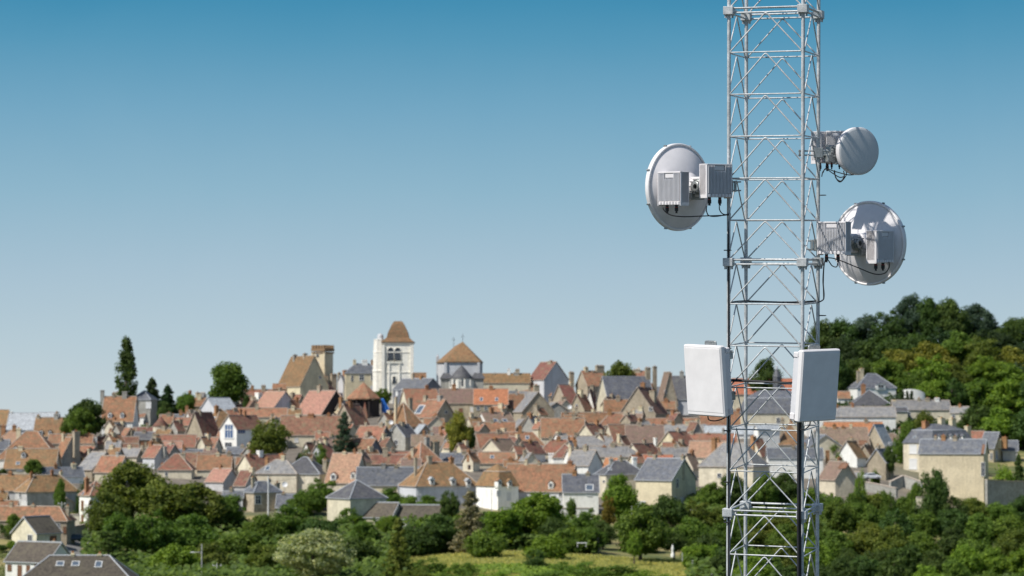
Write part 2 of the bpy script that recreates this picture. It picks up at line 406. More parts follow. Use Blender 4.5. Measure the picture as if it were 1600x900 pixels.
def H(label,x0,x1,yr,ye,yb,rot=0,kind='g',roof='tile',wall='cream',ch=(),win=None,dor=(),cat='house',name='town_house',pitch=None,Wd=None,into=None,Y=None,ov=.28,lm=None,hip=1.0):
    h=House(); th=R(rot); h.rot=th; h.x0=x0;h.x1=x1; h.roofkey=roof
    yb=max(yb,ye+9); px=(x0+x1)/2
    if Y is None: Y=depth_for(px,yb)+4
    h.Y=Y; s=S(Y); ext=(x1-x0)*s; rh=max(.4,(ye-yr)*s)
    c,sn=abs(math.cos(th)),abs(math.sin(th))
    p=pitch or {'tile':47,'pink':45,'brown':47,'ochre':48,'slate':42,'dslate':40,'lslate':40}.get(roof,42)
    if abs(rot)>=68:
        Wm=Wd or min(14,ext*.96/max(.5,sn)); L=max(6,Wm*1.1)
        if abs(rot)<80: Wm=(ext-L*c*.75)/sn if (ext-L*c*.75)>3 else ext*.75
    else:
        Wm=Wd or min(13,2*rh/math.tan(R(p)))
        if rh<1.2: Wm=max(Wm,5)
        if sn>.2: Wm=min(Wm,ext*.62/sn)
        L=max(3.0,(ext-Wm*sn)/c)
        if kind=='p': L=Wm=ext/(c+sn)
    h.L,h.Wm=L,Wm
    ctr=W(px,ye,Y); h.ze=ctr.z; zr=h.ze+rh; zg=min(gz(ctr.x,Y),h.ze-1.5)
    h.C=Vector((ctr.x,Y,zg)); 
    if into is None:
        CNT[0]+=1
        E=empty(name,Matrix.Translation(h.C)@Matrix.Rotation(-th,4,'Z'),label,cat,'houses of the old town' if cat=='house' else None)
        base=Matrix.Identity(4); h.E=E
        if lm: LMK.append((px,(yr+yb)/2,lm))
        T=Matrix.Identity(4)
    else:
        h.E=into.E; T=h.E.matrix_world.inverted()@(Matrix.Translation(h.C)@Matrix.Rotation(-th,4,'Z'))
    bpy.context.view_layer.update() if False else None
    E=h.E; E_m=Matrix.Translation(h.C)@Matrix.Rotation(-th,4,'Z')
    a,b=L/2,Wm/2; e=h.ze-zg; r=zr-zg; bt=-3.0
    wb=MB()
    fl=[(-a,-b,bt),(a,-b,bt),(a,b,bt),(-a,b,bt),(-a,-b,e),(a,-b,e),(a,b,e),(-a,b,e)]
    fcs=[(0,1,5,4),(1,2,6,5),(2,3,7,6),(3,0,4,7)]
    if kind=='g':
        fl+= [(-a,0,r-.12),(a,0,r-.12)]; fcs=[(0,1,5,4),(1,2,6,9,5),(2,3,7,6),(3,0,4,8,7),(4,5,9,8),(6,7,8,9)]
    elif kind=='s':  # mono-pitch, high side at back
        fl[6]=(a,b,r-.12); fl[7]=(-a,b,r-.12); fcs.append((4,5,6,7))
    elif kind=='f': fcs.append((4,5,6,7))
    else: fcs.append((4,5,6,7))
    wb.add(fl,fcs,0,False,T)
    ww=wb.build('wall',WM[wall],E)
    rb=MB(); o=ov; t=.16; sl=rh/b if b>0 else 1
    cm=1
    if kind=='g':
        go=.22; ez=e-o*sl
        for sg in (-1,1):
            q=[(-a-go,sg*(b+o),ez+t),(a+go,sg*(b+o),ez+t),(a+go,0,r+t),(-a-go,0,r+t),(-a-go,sg*(b+o),ez),(a+go,sg*(b+o),ez),(a+go,0,r),(-a-go,0,r)]
            fs=[(0,1,2,3),(4,7,6,5),(0,4,5,1),(1,5,6,2),(3,7,4,0)]
            if sg>0: fs=[f[::-1] for f in fs]
            # sag the slope a little for an old roof
            rb.add(q,fs,0,False,T)
            rb.add([(x,y*1.004,z+.02) for x,y,z in [q[0],q[1],q[5],q[4]]],[(0,3,2,1) if sg<0 else (0,1,2,3)],cm,False,T)
            for sx in (-1,1):   # verge mortar / bargeboard
                X=sx*(a+go); X2=X+sx*.09
                v=[(X,sg*(b+o),ez-.03),(X,0,r-.03),(X,0,r+t+.06),(X,sg*(b+o),ez+t+.06),(X2,sg*(b+o),ez-.03),(X2,0,r-.03),(X2,0,r+t+.06),(X2,sg*(b+o),ez+t+.06)]
                rb.add(v,[(0,1,2,3),(7,6,5,4),(3,2,6,7),(0,4,5,1),(0,3,7,4)],cm,False,T)
        rb.box(-a-go,a+go,-.14,.14,r+t*.4,r+t+.12,cm,T)
    elif kind=='s':
        rb.add([(-a-o,-b-o,e-.05),(a+o,-b-o,e-.05),(a+o,b+o,r+.05),(-a-o,b+o,r+.05),(-a-o,-b-o,e-.2),(a+o,-b-o,e-.2),(a+o,b+o,r-.1),(-a-o,b+o,r-.1)],
               [(0,1,2,3),(4,7,6,5),(0,4,5,1),(1,5,6,2),(2,6,7,3),(3,7,4,0)],0,False,T)
    elif kind=='f':
        rb.box(-a-o,a+o,-b-o,b+o,e,e+.3,0,T)
    elif kind=='m':  # mansard: steep lower, shallow upper
        k=.55*b; ka=min(a*.8,k); zm=e+rh*.66; i2=b*.98; ia=max(.1,a-b*.9)
        P=[(-a-o,-b-o,e-.05),(a+o,-b-o,e-.05),(a+o,b+o,e-.05),(-a-o,b+o,e-.05)]
        kk=b*.28; Q=[(-a+kk,-b+kk,zm),(a-kk,-b+kk,zm),(a-kk,b-kk,zm),(-a+kk,b-kk,zm)]
        rb.add(P+Q+[(-ia,0,r),(ia,0,r)],[(0,1,5,4),(1,2,6,5),(2,3,7,6),(3,0,4,7),(4,5,9,8),(5,6,9),(6,7,8,9),(7,4,8),(3,2,1,0)],0,False,T)
        rb.tube([Q[0],Q[1],Q[2],Q[3]],.12,5,1,True,T)
    else:
        i=min(b*hip,a) if kind=='h' else a
        ez=e-.08; P=[(-a-o,-b-o,ez),(a+o,-b-o,ez),(a+o,b+o,ez),(-a-o,b+o,ez)]; P2=[(x,y,z-.16) for x,y,z in P]
        Rr=[(-a+i,0,r),(a-i,0,r)] if a-i>.05 else [(-.04,0,r),(.04,0,r)]
        rb.add(P+P2+Rr,[(0,1,9,8),(1,2,9),(2,3,8,9),(3,0,8),(7,6,5,4)],0,False,T)
        rb.add(P+P2,[(0,4,5,1),(1,5,6,2),(2,6,7,3),(3,7,4,0)],cm,False,T)
        for p0,p1 in ((P[0],Rr[0]),(P[3],Rr[0]),(P[1],Rr[1]),(P[2],Rr[1]),(Rr[0],Rr[1])):
            rb.tube([p0,p1],.11,5,cm,False,T)
    capm=ZINCCAP if roof in('slate','dslate','zinc','asph') else (CAPM)
    rr=rb.build('roof',[RM[roof],capm],E)
    h.wall,h.roof=ww,rr
    E.matrix_world=E.matrix_world
    h.bw=BVHTree.FromPolygons([v for v in wb.v],wb.f); h.br=BVHTree.FromPolygons([v for v in rb.v],rb.f)
    ch=list(ch)
    if label and kind in 'gh' and roof not in('zinc','asph') and (x1-x0)>=26 and len([c for c in ch if c[0]>x0])<4:
        rnd=random.Random(int(x0*3+ye)); vis=x1-x0
        for q in range(1 if vis<36 else (2 if vis<60 else 3)):
            cx=rnd.uniform(x0+vis*.2,x1-vis*.2) if abs(rot)<45 else px+rnd.uniform(-.12,.12)*vis
            if all(abs(cx-c[0])>12 for c in ch): ch.append((cx,yr-rnd.uniform(5,10),rnd.choice([4,5,6,7]),12,rnd.choice('ssybsbg')))
    for c_ in ch: add_chimney(h,*c_)
    if win is None:
        win=[]
        if yb-ye>=12:
            rnd=random.Random(int(x0*7+yr)); n=int((x1-x0)/15)
            for i in range(n):
                if rnd.random()<.7: win.append((x0+(i+.5+rnd.uniform(-.2,.2))*(x1-x0)/n,ye+min(11,(yb-ye)*.5),3.2,5.5,rnd.choice('ddbw')))
        elif abs(rot)>45 and kind=='g' and (x1-x0)>22: win=[(px+(-4 if rot<0 else 4),ye-2,2.6,4,'d')]
    for w_ in win: add_window(h,*w_)
    for d_ in dor: add_dormer(h,*d_)
    return h
# ------------------------------------------------------------------ the town, left to right
# chimneys: (px, top py, width px, height px, masonry)   windows: (px, py, w, h, kind)   dormers: (px, py, w, h)
H('moss brown tiled roof at the far left edge of the skyline',-22,13,641,663,676,0,'g','ochre','stone')
H('pale grey zinc roofed building on the skyline near the left edge',16,57,646,671,677,0,'g','zinc','lgrey',[(18,641,3,10,'w',0)])
H('low zinc roofed building behind the big ochre barn on the left skyline',62,92,645,654,665,0,'g','zinc','grey',[(89,642,4,10,'s')])
H('big ochre tiled barn with two small arched dormers near left skyline',57,102,653,681,690,0,'g','ochre','stone',[(60,647,5,10,'s')],[],[(64,679,6,8),(78,679,5,8)],hip=.5)
m=H('orange tiled manor with dormers beside the square grey tower house',164,212,620,658,682,0,'g','ochre','white',[(160,608,6,20,'g',0),(195,610,8,12,'g',0)],[(186,666,4,10,'d'),(195,666,5,9,'d'),(176,667,3,9,'w')],[(172,652,6,9),(191,652,6,9)],lm='the orange tiled manor',hip=.5)
H('square grey tower house with pyramid slate roof beside the orange manor',207,244,610,624,668,12,'p','slate','gstone',[],[(232,633,7,9,'w')],name='tower_house',lm='the square grey tower house')
H('pink tiled hipped roof near left edge below the zinc roofs',-6,47,672,694,702,0,'h','pink','cream')
H('large moss brown hipped roof with white wall, near the left edge',2,96,674,716,734,0,'h','ochre','white',[(45,690,8,10,'g')],[(10,722,6,8,'w')],[(24,706,7,10)],lm='the large moss brown hipped roof')
H('small blue slate roof cut by the left photo edge',-20,14,688,702,712,0,'g','slate','grey')
H('low moss tiled house with skylight in front of the large hipped roof',12,90,702,731,739,0,'g','ochre','cream',[(69,703,7,14,'g')],[(28,724,5,4,'v'),(30,734,8,4,'w')],[(37,714,7,9)],hip=.5)
H('long tiled roof strip left of the tall square stone chimney',78,145,679,692,702,0,'g','tile','stone',[(139,676,6,9,'b'),(149,681,6,8,'w')])
H('stone gabled house carrying the tallest square stone chimney on the left',84,127,684,714,733,56,'g','tile','gstone',[(119,672,10,30,'s')],[],lm='the tall square stone chimney')
H('small tiled house with yellow framed windows below the tall chimney',108,156,697,713,733,26,'g','tile','cream',[(147,690,6,12,'s')],[(121,720,18,9,'y')],lm='the yellow framed windows')
H('white gabled building with dark blue slate roof in the left foreground',62,131,731,744,755,-22,'g','slate','white',[],[],lm='the white gabled slate roof on the left')
H('grey slate roofed long house with shaded gable right of yellow windows',124,184,707,733,752,34,'g','lslate','stone',[(154,716,4,14,'b')])
H('red tiled house with cream wall half hidden by left foreground trees',150,204,713,737,756,22,'g','tile','cream')
H('weathered grey roof just above the red house behind left trees',176,224,701,713,722,16,'g','lslate','cream',[(222,694,4,14,'s')])
H('dark red low roof right below the orange manor garden',172,212,670,682,689,0,'g','tile','cream',[(183,668,5,9,'s')])
H('dark red roof with stone chimney below the manor',152,216,683,694,702,0,'g','brown','stone',[(183,680,6,14,'s'),(196,684,4,8,'s')])
H('stone gabled small house with tall chimney below the grey tower house',186,214,669,684,697,58,'g','tile','stone',[(207,670,6,16,'s')])
H('dark slate outbuilding left of the round turret',212,242,676,686,700,0,'g','dslate','stone',[],[(222,693,5,6,'r'),(232,693,5,6,'r')])
H('red tiled roof strip behind the slate outbuilding left of turret',210,240,668,676,684,0,'g','brown','stone')
H('tiled house just right below the round turret',248,306,680,698,708,0,'g','tile','cream',[(243,676,9,22,'s'),(284,681,6,12,'s')])
H('low brown roof below the small stone gabled house',178,216,694,703,711,0,'g','brown','stone',[(184,684,5,12,'s')])
H('pink tiled house with pale blue gable above the left foreground trees',224,264,696,714,733,36,'g','tile','lgrey',[(257,696,6,14,'g')])
H('pink roof patch in front of the pale blue gable',236,284,690,701,708,0,'g','pink','cream',[(269,696,5,10,'b')])
H('steep pink tiled hipped roof above the left foreground trees',250,302,709,733,748,0,'h','tile','cream',[(286,706,8,14,'s'),(254,722,5,12,'b')])
H('dark red tiled roof with slim brick chimney above left trees',288,328,708,727,740,0,'g','brown','cream',[(311,706,5,20,'b')])
H('ochre tiled roof left of the cream gable, above left trees',310,362,711,733,746,0,'g','ochre','cream',[(358,704,7,22,'s')])
H('low slate roof strip between the tiled turret house and pink hipped roof',266,322,703,710,716,0,'g','slate','grey')
H('tiled roof behind the dark pruned bush right of the turret',261,300,653,664,673,0,'g','tile','cream',[],[])
H('weathered pale grey hipped roof on the skyline left of oval tree',284,320,640,655,664,0,'h','lslate','cream')
H('small slate roof strip behind the turret bush',266,292,648,656,660,0,'g','slate','grey')
H('narrow brown tiled gable roof between dark conifers and leafy tree',270,294,630,648,658,-30,'g','tile','stone')
H('small slate gable with stone chimney on the skyline left of oval tree',308,326,614,630,642,60,'g','lslate','grey',[(309,612,6,18,'s'),(297,609,4,10,'b')])
H('long steep red roof sloping down beside the white barge board gable',288,346,645,688,700,-60,'g','brown','stone',[],[])
H('zinc roofed house with long pale barge board below the oval tree',312,370,622,641,664,-42,'g','zinc','lgrey',[(342,624,5,8,'g')])
H('ochre hipped roof house with cream wall and skylight, centre left',306,382,638,668,692,-38,'h','ochre','cream',[(376,638,4,12,'b')],[(332,655,6,6,'v'),(328,676,3,5,'d')],lm='the ochre hipped house with skylight')
H('modern gabled house with tall blue glazing and white frame',345,412,650,670,702,-50,'g','brown','white',[],[(358,674,13,20,'u'),(357,695,11,7,'d'),(377,674,10,6,'u')],lm='the tall blue glazing')
H('red roof strip under the ochre hipped house',300,346,684,700,709,18,'g','tile','cream',[(301,688,6,16,'g')],[])
H('low tiled roof on the skyline right of the oval tree',384,432,609,617,625,0,'g','tile','brick',[])
H('brown tiled roof right below the oval tree',372,402,620,636,644,-16,'g','brown','cream')
H('red roof between oval tree and twin white chimneys',348,404,632,642,650,0,'g','brown','cream')
H('pink tiled house with pale grey gable and twin white chimneys',396,466,612,640,656,42,'g','pink','lgrey',[(404,612,9,26,'w',0),(409,627,7,20,'w',0)],[(452,650,5,4,'k')],lm='the twin white chimneys')
H('long red tiled roof below the twin white chimneys',346,448,638,651,660,0,'g','tile','cream',[(377,640,3,9,'b')],[])
H('orange brick low range below the crenellated castle hall',427,474,600,607,616,0,'g','ochre','brick',[(461,608,7,16,'s')],[])
H('small brown roof tucked in front of the castle gable',470,503,597,613,622,-28,'g','brown','stone',[(484,600,5,12,'g'),(521,583,9,24,'s'),(530,581,5,26,'s')],[])
H('pink hipped roof behind the large open barn roof, below the castle',476,534,595,619,628,0,'h','pink','cream',[],[],hip=1)
H('large smooth pink roof with black open gable below the castle',462,546,611,647,656,40,'g','pink','dark',[],[],lm='the large smooth pink roof')  # near-black wall colour stands in for shade inside the open barn
H('brown roof with stone chimney left of the large pink roof',452,480,617,640,648,42,'g','tile','stone',[(457,612,6,22,'s')],[])
H('brick and stone gable with dark steep roof below the market hall',520,577,632,664,680,-58,'g','brown','stone',[(546,626,9,24,'b')],[])
H('long dark red roof over cream wall, right of the round dark tree',440,534,650,679,698,0,'g','brown','cream',[(486,645,10,6,'b')],[(463,688,5,6,'w')])
H('ivy covered house with brown roof beside the blue cedar',471,515,663,678,697,0,'g','brown','ivy',[(483,657,5,9,'b')],[(487,687,5,6,'d'),(506,685,3,5,'k')],hip=.6,lm='the ivy covered house')
H('pale gabled house with moss brown roof above the pink dormer house',483,526,694,716,730,-52,'g','brown','lgrey',[],[])
H('two level red tiled roof right of the pale gable',520,566,686,698,712,0,'g','tile','cream',[(517,679,5,16,'s'),(557,678,6,20,'s'),(542,703,7,7,'w',0)],[])
H('cream gable with red roof and brick chimneys above the twin hipped house',370,446,711,733,748,-46,'g','brown','cream',[(390,707,6,10,'b'),(406,702,8,9,'w',0),(441,707,8,12,'b'),(422,715,6,10,'b')],[],lm='the cream gable with brick chimneys')
a=H('cream house with twin weathered slate hips joined side by side',400,478,718,739,768,14,'h','lslate','cream',[],[(418,732,6,6,'v')],lm='the twin hipped slate house')
H('',438,516,714,739,768,14,'h','dslate','cream',[(486,713,6,24,'s'),(508,717,6,22,'s')],[],into=a,Y=a.Y+.5)
H('small stone house with slate hip and one pale window, behind white pole',379,440,752,768,800,-36,'h','slate','stone',[(433,752,7,18,'s')],[(403,781,7,12,'d')],lm='the small stone house behind the white pole')
H('low slate lean to roof right of the small stone house',434,472,773,792,800,0,'g','slate','white',[],[])
H('pink roofed house with shaded gable left of the brown roof',322,374,733,752,768,36,'g','pink','grey',[],[])
H('brown roofed house wedged left of the twin hipped house',368,402,736,758,772,26,'g','brown','grey',[],[])
H('low slate roofed shed below pink roof at the tree tops',350,380,768,777,800,0,'g','slate','lgrey',[],[])
H('broad pink tiled house with two white dormers',511,575,709,753,768,14,'g','pink','cream',[(508,715,7,22,'s')],[],[(521,749,9,12),(552,747,8,11)],lm='the pink house with two dormers')
H('cream block house with slate pyramid roof above the silver leaved tree',511,604,750,777,824,-36,'p','dslate','cream',[],[],lm='the slate pyramid house')
H('low cream annex with slate roof right of the pyramid house',554,632,786,807,826,24,'g','asph','cream',[],[(562,816,9,6,'d'),(590,817,7,7,'d')])
H('long low dark grey roof behind the hedge in the centre foreground',618,719,790,810,826,16,'g','asph','lgrey',[],[])
H('long blue slate barn left of the big ochre roofed house',559,652,731,757,776,0,'g','slate','yellow',[],[],lm='the long blue slate barn')
H('big ochre tiled hipped house with three grey dormers in the centre',624,748,722,758,790,-26,'h','ochre','lgrey',[(671,710,7,20,'s')],[(700,768,3,7,'w'),(655,770,4,7,'w')],[(675,756,8,11,'zinc'),(708,757,8,11,'zinc'),(732,758,8,11,'zinc')],lm='the big ochre house with three dormers')
H('small slate lean to at the left corner of the ochre house',624,664,757,768,784,0,'g','slate','lgrey',[],[])
H('ochre roofed pavilion with two white dormers in the centre',744,810,725,759,796,-34,'m','ochre','white',[],[(795,776,5,12,'w'),(779,771,5,8,'w')],[(780,758,7,11),(796,759,7,11)],lm='the ochre pavilion')
H('long ochre tiled house right of the ochre pavilion',786,906,726,766,792,14,'g','ochre','lgrey',[(891,718,7,10,'b')],[(876,772,5,7,'d')],[(861,762,8,12)],lm='the long ochre tiled house')
# below the churches
H('slate roofed mansard house with stone gable below the white church tower',613,692,592,609,632,52,'g','slate','slatew',[],[(620,614,3,9,'w'),(629,612,3,9,'w')],lm='the slate mansard below the church tower')
H('smooth red roof right below the slate mansard house',622,690,608,640,648,-18,'g','tile','cream',[],[])
H('stone gabled house with round window and solar strip on red roof',646,712,625,652,668,40,'g','tile','stone',[(665,616,6,16,'s')],[(697,644,4,4,'d'),(656,640,8,12,'v')])
H('low cream gable under the round window house',664,698,651,667,684,84,'g','brown','cream',[],[])
H('long grey brown tiled house left of the bright orange roof',687,741,608,630,654,0,'g','gbrown','stone',[],[(720,642,5,7,'r'),(737,640,4,8,'w')],lm='the long grey brown roof')
H('bright new orange roof with two skylights and four small windows',741,793,608,632,656,0,'g','orange','stone',[],[(752,624,4,5,'v'),(776,624,4,5,'v'),(747,638,4,5,'d'),(759,638,4,5,'d'),(771,638,4,5,'d'),(780,638,4,5,'d')],lm='the bright orange roof with two skylights')
H('ochre tiled steep hipped roof right of the blue tarpaulin',596,664,628,666,676,-38,'h','ochre','stone',[],[],lm='the ochre hipped roof by the blue tarpaulin')
H('red roof with slate hung gable left of the stone gable cottage',552,614,666,691,704,28,'g','tile','slatew',[],[],[(581,688,9,8)])
H('rough stone gable cottage with dark slate roof, centre of town',605,652,664,682,704,-52,'g','dslate','gstone',[],[(619,691,5,7,'d'),(611,672,3,3,'d')],lm='the rough stone gable cottage')
H('little timber gabled house with zinc roof right of the stone cottage',644,676,664,679,690,72,'g','zinc','stone',[],[(664,676,6,5,'k')])
H('grey brown roof between stone cottage and yellow green tree',644,692,680,696,708,0,'g','gbrown','cream',[(690,674,5,12,'b')],[])
H('steep red hipped roof with two big stone chimneys in mid town',622,694,690,724,738,-34,'h','tile','stone',[(647,699,8,30,'s'),(680,688,11,22,'s')],[])
H('red roof with dark slate gable and stone chimney left of centre',538,598,686,707,720,34,'g','tile','slatew',[(560,686,8,24,'s'),(579,703,6,18,'b')],[])
H('jumbled low red roofs with stone stack behind the slate barn',572,640,711,724,734,0,'g','brown','stone',[(602,697,9,26,'s'),(614,718,4,10,'s'),(625,716,6,12,'s'),(589,716,5,9,'b')],[])
H('red tiled roof above the jumbled roofs near the slate barn',598,656,706,718,728,-15,'g','tile','cream',[(631,712,5,12,'s')],[])
H('two tone zinc and slate roof behind the big ochre house',672,723,709,723,734,0,'g','slate','lgrey',[(725,703,7,20,'s'),(687,716,6,5,'b')],[],lm='the zinc and slate roof')
H('slate roof with slanted cream gable below the yellow green tree',688,736,689,706,716,-30,'g','slate','cream',[(714,694,4,10,'s')],[])
H('brown roof below the yellow green tree',704,748,684,702,710,-18,'g','gbrown','cream',[(724,682,5,14,'s')],[])
H('small cream gable with brick chimney right of yellow green tree',722,748,670,681,692,80,'g','tile','cream',[(735,667,8,10,'b')],[])
H('ochre roof strip on the skyline right of the round chapel apse',752,828,584,598,606,0,'g','ochre','cream',[(773,582,4,16,'s'),(795,576,5,16,'w')],[])
H('blue slate roof right of the chapel apse',712,776,598,609,614,0,'h','slate','cream',[],[])
H('slate roof with tall grey stone chimney above the orange roof',770,806,600,616,626,0,'g','slate','stone',[(806,581,8,34,'g'),(816,585,4,10,'g')],[])
H('long dull red roof on the skyline left of the white gable',806,868,594,618,628,10,'g','tile','stone',[],[],lm='the long dull red skyline roof')
H('white skyline gable with brown roof and stone stacks right of chapel',826,888,566,593,604,58,'g','brown','lgrey',[(861,563,11,20,'s')],[],lm='the white skyline gable')
H('little orange triangular roof in front of the white skyline gable',862,884,588,597,606,-20,'g','tile','stone',[(893,580,7,26,'s')],[])
H('dark red steep roof with pale stone verge, right of town skyline',858,908,602,638,646,-30,'g','brown','stone',[],[],lm='the dark red steep roof')
H('moss red small roof between orange roof and stone chimney gable',790,818,616,643,652,0,'g','ochre','gstone',[],[])
H('pale grey roof left of the tall stone chimney gable',812,840,612,634,646,0,'g','lslate','stone',[],[])
H('stone gable with very tall stone chimney right of orange roof',804,864,613,643,662,78,'g','lslate','stone',[(838,600,11,48,'s')],[(823,632,3,3,'d')],lm='the very tall stone chimney')
H('low bare stone gable wall below the dark red steep roof',842,888,629,644,658,80,'g','lslate','gstone',[(872,636,6,14,'g')],[])
H('grey brown roof with small white gable below the bright orange roof',744,804,645,660,670,-30,'g','gbrown','white',[],[(774,657,6,4,'v'),(789,657,6,4,'v')])
H('mossy ochre roof strip with dark chimney below grey brown roof',740,804,660,676,686,0,'g','ochre','cream',[(754,666,8,14,'g')],[])
H('low stone gable below the tall chimney house',798,832,655,670,682,76,'g','lslate','stone',[],[])
H('black sided small stone house under the tall chimney',814,850,651,670,684,-58,'g','lslate','gstone',[],[(842,664,6,12,'r')])
H('broad ochre red roof right of the black sided stone house',846,912,654,683,692,0,'g','tile','cream',[(876,652,4,12,'s')],[])
H('long red roof with one blue skylight in mid town',748,852,675,696,704,0,'h','tile','cream',[(833,680,11,14,'s')],[(824,684,5,5,'v')],lm='the long red roof with blue skylight')
H('red tiled roof left of the skylight roof',738,800,678,700,708,-18,'g','tile','cream',[(745,693,4,16,'b')],[])
H('long brown tiled roof above the white walled cottages',842,904,687,707,716,0,'h','tile','cream',[],[])
H('cream gable with brick chimney and dark brown roof in mid town',750,814,687,706,722,-54,'g','gbrown','cream',[(773,682,6,12,'b')],[],lm='the cream gable with brick chimney')
H('white gabled cottage with brown roof above the ochre pavilion',803,852,691,708,724,-52,'g','brown','white',[(844,694,5,20,'w'),(803,697,6,28,'s')],[(819,703,4,3,'d'),(831,717,6,7,'v')],lm='the white gabled cottage')
H('dull pink brown roof between the slate roof and the smooth red roof',722,752,704,720,731,0,'g','gbrown','cream',[(741,700,6,16,'s')],[])
H('narrow slate strip roof left of the big round olive tree',356,396,699,708,716,0,'g','slate','grey',[],[])
H('smooth red pink roof with white chimney behind the ochre pavilion',748,804,707,723,731,0,'g','tile','cream',[(792,712,8,16,'w')],[(769,714,5,4,'v')])
H('low ochre roof wedge right of the white chimney',788,830,719,728,736,0,'g','ochre','cream',[],[])
H('red roof with white wall and white chimney left of grey slate gable',864,902,694,714,728,0,'h','brown','white',[(891,697,5,16,'y'),(861,706,9,18,'w',0),(899,686,5,18,'b')],[])
H('small stone gable with red roof left of narrow white gable',890,926,617,640,650,-54,'g','brown','stone',[],[(901,634,3,4,'k')])
H('narrow white gable with dark roof left of the big slate roof',915,934,609,636,646,-74,'g','brown','white',[(925,600,6,14,'s')],[],lm='the narrow white gable')
H('big blue slate roof with narrow cream gable on the right town skyline',933,1022,589,630,650,-16,'g','slate','cream',[(960,606,6,20,'s'),(975,607,15,16,'b'),(1023,571,6,40,'s'),(1012,573,8,18,'s')],[],lm='the big blue slate roof')
H('stone building with chimney stacks left of the skyline tree',900,952,580,603,614,-24,'g','tile','stone',[(937,570,14,20,'s'),(928,579,8,14,'s')],[])
H('low stone house with chimneys right of the skyline tree',982,1008,580,588,594,0,'g','tile','stone',[(995,576,12,10,'s'),(998,574,5,14,'w')],[])
H('large stone gable with dark right slope on the right of town',970,1042,606,646,660,-72,'g','brown','stone',[(1020,609,14,20,'s')],[(1017,639,5,6,'k')],lm='the large stone gable')
H('small stone gable behind the large stone gable',948,988,612,632,644,58,'g','tile','stone',[(961,632,4,14,'s')],[])
H('orange tiled roof left of the large stone gable',944,984,625,645,652,0,'g','ochre','stone',[],[])
H('tall pointed stone gable with brick chimney by the left panel antenna',1027,1057,582,630,652,78,'g','gbrown','stone',[(1047,581,5,26,'b')],[(1039,632,5,12,'k'),(1040,612,3,5,'d')],lm='the tall pointed stone gable')
H('dark slate mansard with white dormers behind the left panel antenna',1048,1112,588,624,648,0,'g','dslate','lgrey',[],[],[(1064,632,9,14),(1076,632,8,13)],lm='the dark slate mansard with white dormers')
H('small slate house between large stone gable and pointed gable',1008,1034,605,626,640,0,'g','slate','stone',[],[])
H('long ochre red roof strip below the narrow white gable',878,972,645,660,668,0,'g','ochre','cream',[(929,641,4,22,'s'),(884,642,6,8,'s')],[])
H('red hipped roof below the big blue slate roof',936,988,646,664,672,0,'h','tile','cream',[(987,640,7,26,'s')],[])
H('brown roof patch below the large stone gable',972,1010,647,664,674,20,'g','gbrown','cream',[],[])
H('red brown hipped roof left of the centre right cream gable',882,914,655,681,692,-38,'h','tile','cream',[(896,668,5,14,'b')],[])
H('cream gable with dark red roof in the right of town',900,954,664,683,696,-52,'g','brown','cream',[],[],lm='the right cream gable')
H('dark red roof with skylight and tall white chimney',940,1000,664,696,706,-20,'g','brown','cream',[(965,671,7,24,'w'),(979,666,8,18,'s')],[(979,686,8,5,'v')],lm='the dark red roof with white chimney')
H('broad grey brown roof right of the tall white chimney',978,1036,665,695,706,0,'g','gbrown','cream',[],[])
H('long red roof strip below the pointed stone gable',1010,1088,654,665,672,0,'g','tile','cream',[(1084,656,6,12,'s')],[])
H('long weathered slate roof under the long red strip, right of town',1036,1097,664,679,686,0,'g','lslate','cream',[(1035,657,5,28,'b')],[])
H('cream gable with red roof above the weathered slate roofs, right',1026,1090,675,698,710,-52,'g','tile','yellow',[(1024,682,5,12,'w'),(1074,691,5,14,'b')],[],lm='the cream gable near the mast')
H('long pale slate roof below the right cream gable',878,956,682,699,708,0,'g','lslate','cream',[(918,686,6,14,'b'),(951,680,5,18,'s')],[])
H('pale slate roof with brick chimney left of the cream peak',922,992,698,713,726,0,'g','lslate','cream',[(944,695,6,9,'b')],[])
H('pale slate house with dark tile hung gable and white wall',885,942,704,727,746,26,'g','lslate','white',[(891,695,5,18,'y')],[(901,729,6,3,'d')],lm='the dark tile hung gable')
H('cream peak gable with brown roof right of the pale slate roofs',972,1036,694,714,724,-54,'g','brown','cream',[],[])
H('brown low roof with grey dormers above the big slate gable house',1002,1036,700,710,718,0,'g','brown','lgrey',[(1027,700,6,12,'b')],[])
H('pale slate roof behind the big slate gable house',1034,1082,700,717,726,0,'g','lslate','cream',[],[])
H('thin orange tiled roof behind the big blue slate gable house',996,1050,711,719,728,0,'g','orange','cream',[],[])
H('cream house with slate hip left of the blue slate gable house',931,1008,720,740,780,-18,'h','dslate','cream',[(991,712,7,20,'w')],[(953,733,4,4,'d'),(944,752,3,3,'d')])
H('small orange gable roof behind the slate hip house',946,966,716,730,738,20,'g','orange','cream')
H('big blue slate house with blue grey gable left of the mast foot',993,1088,717,749,794,36,'g','slate','yellow',[],[(1058,755,4,13,'d'),(1056,782,4,10,'d'),(1066,782,5,8,'w')],lm='the big blue slate gable house')
H('low slate roofed house with white stone wall and blue skylight dormer',880,934,742,768,802,0,'g','slate','white',[],[(921,762,10,8,'u'),(921,772,6,5,'w')],[],lm='the low white house with blue skylight')
H('cream gable with grey brown roof left of the white mast house',1062,1094,710,731,748,-50,'g','gbrown','cream',[],[])
H('pink tiled roof behind the white house at the mast',1074,1142,690,714,726,14,'g','pink','cream',[],[(1088,722,4,6,'d'),(1099,722,4,6,'d')])
H('orange pink tiled roof strip behind left tower leg',1052,1150,678,692,700,0,'g','tile','cream',[(1107,675,5,12,'b'),(1115,684,7,5,'s')],[])
H('pale zinc terrace roof behind the left tower leg',1098,1182,666,678,684,0,'g','zinc','white',[],[])
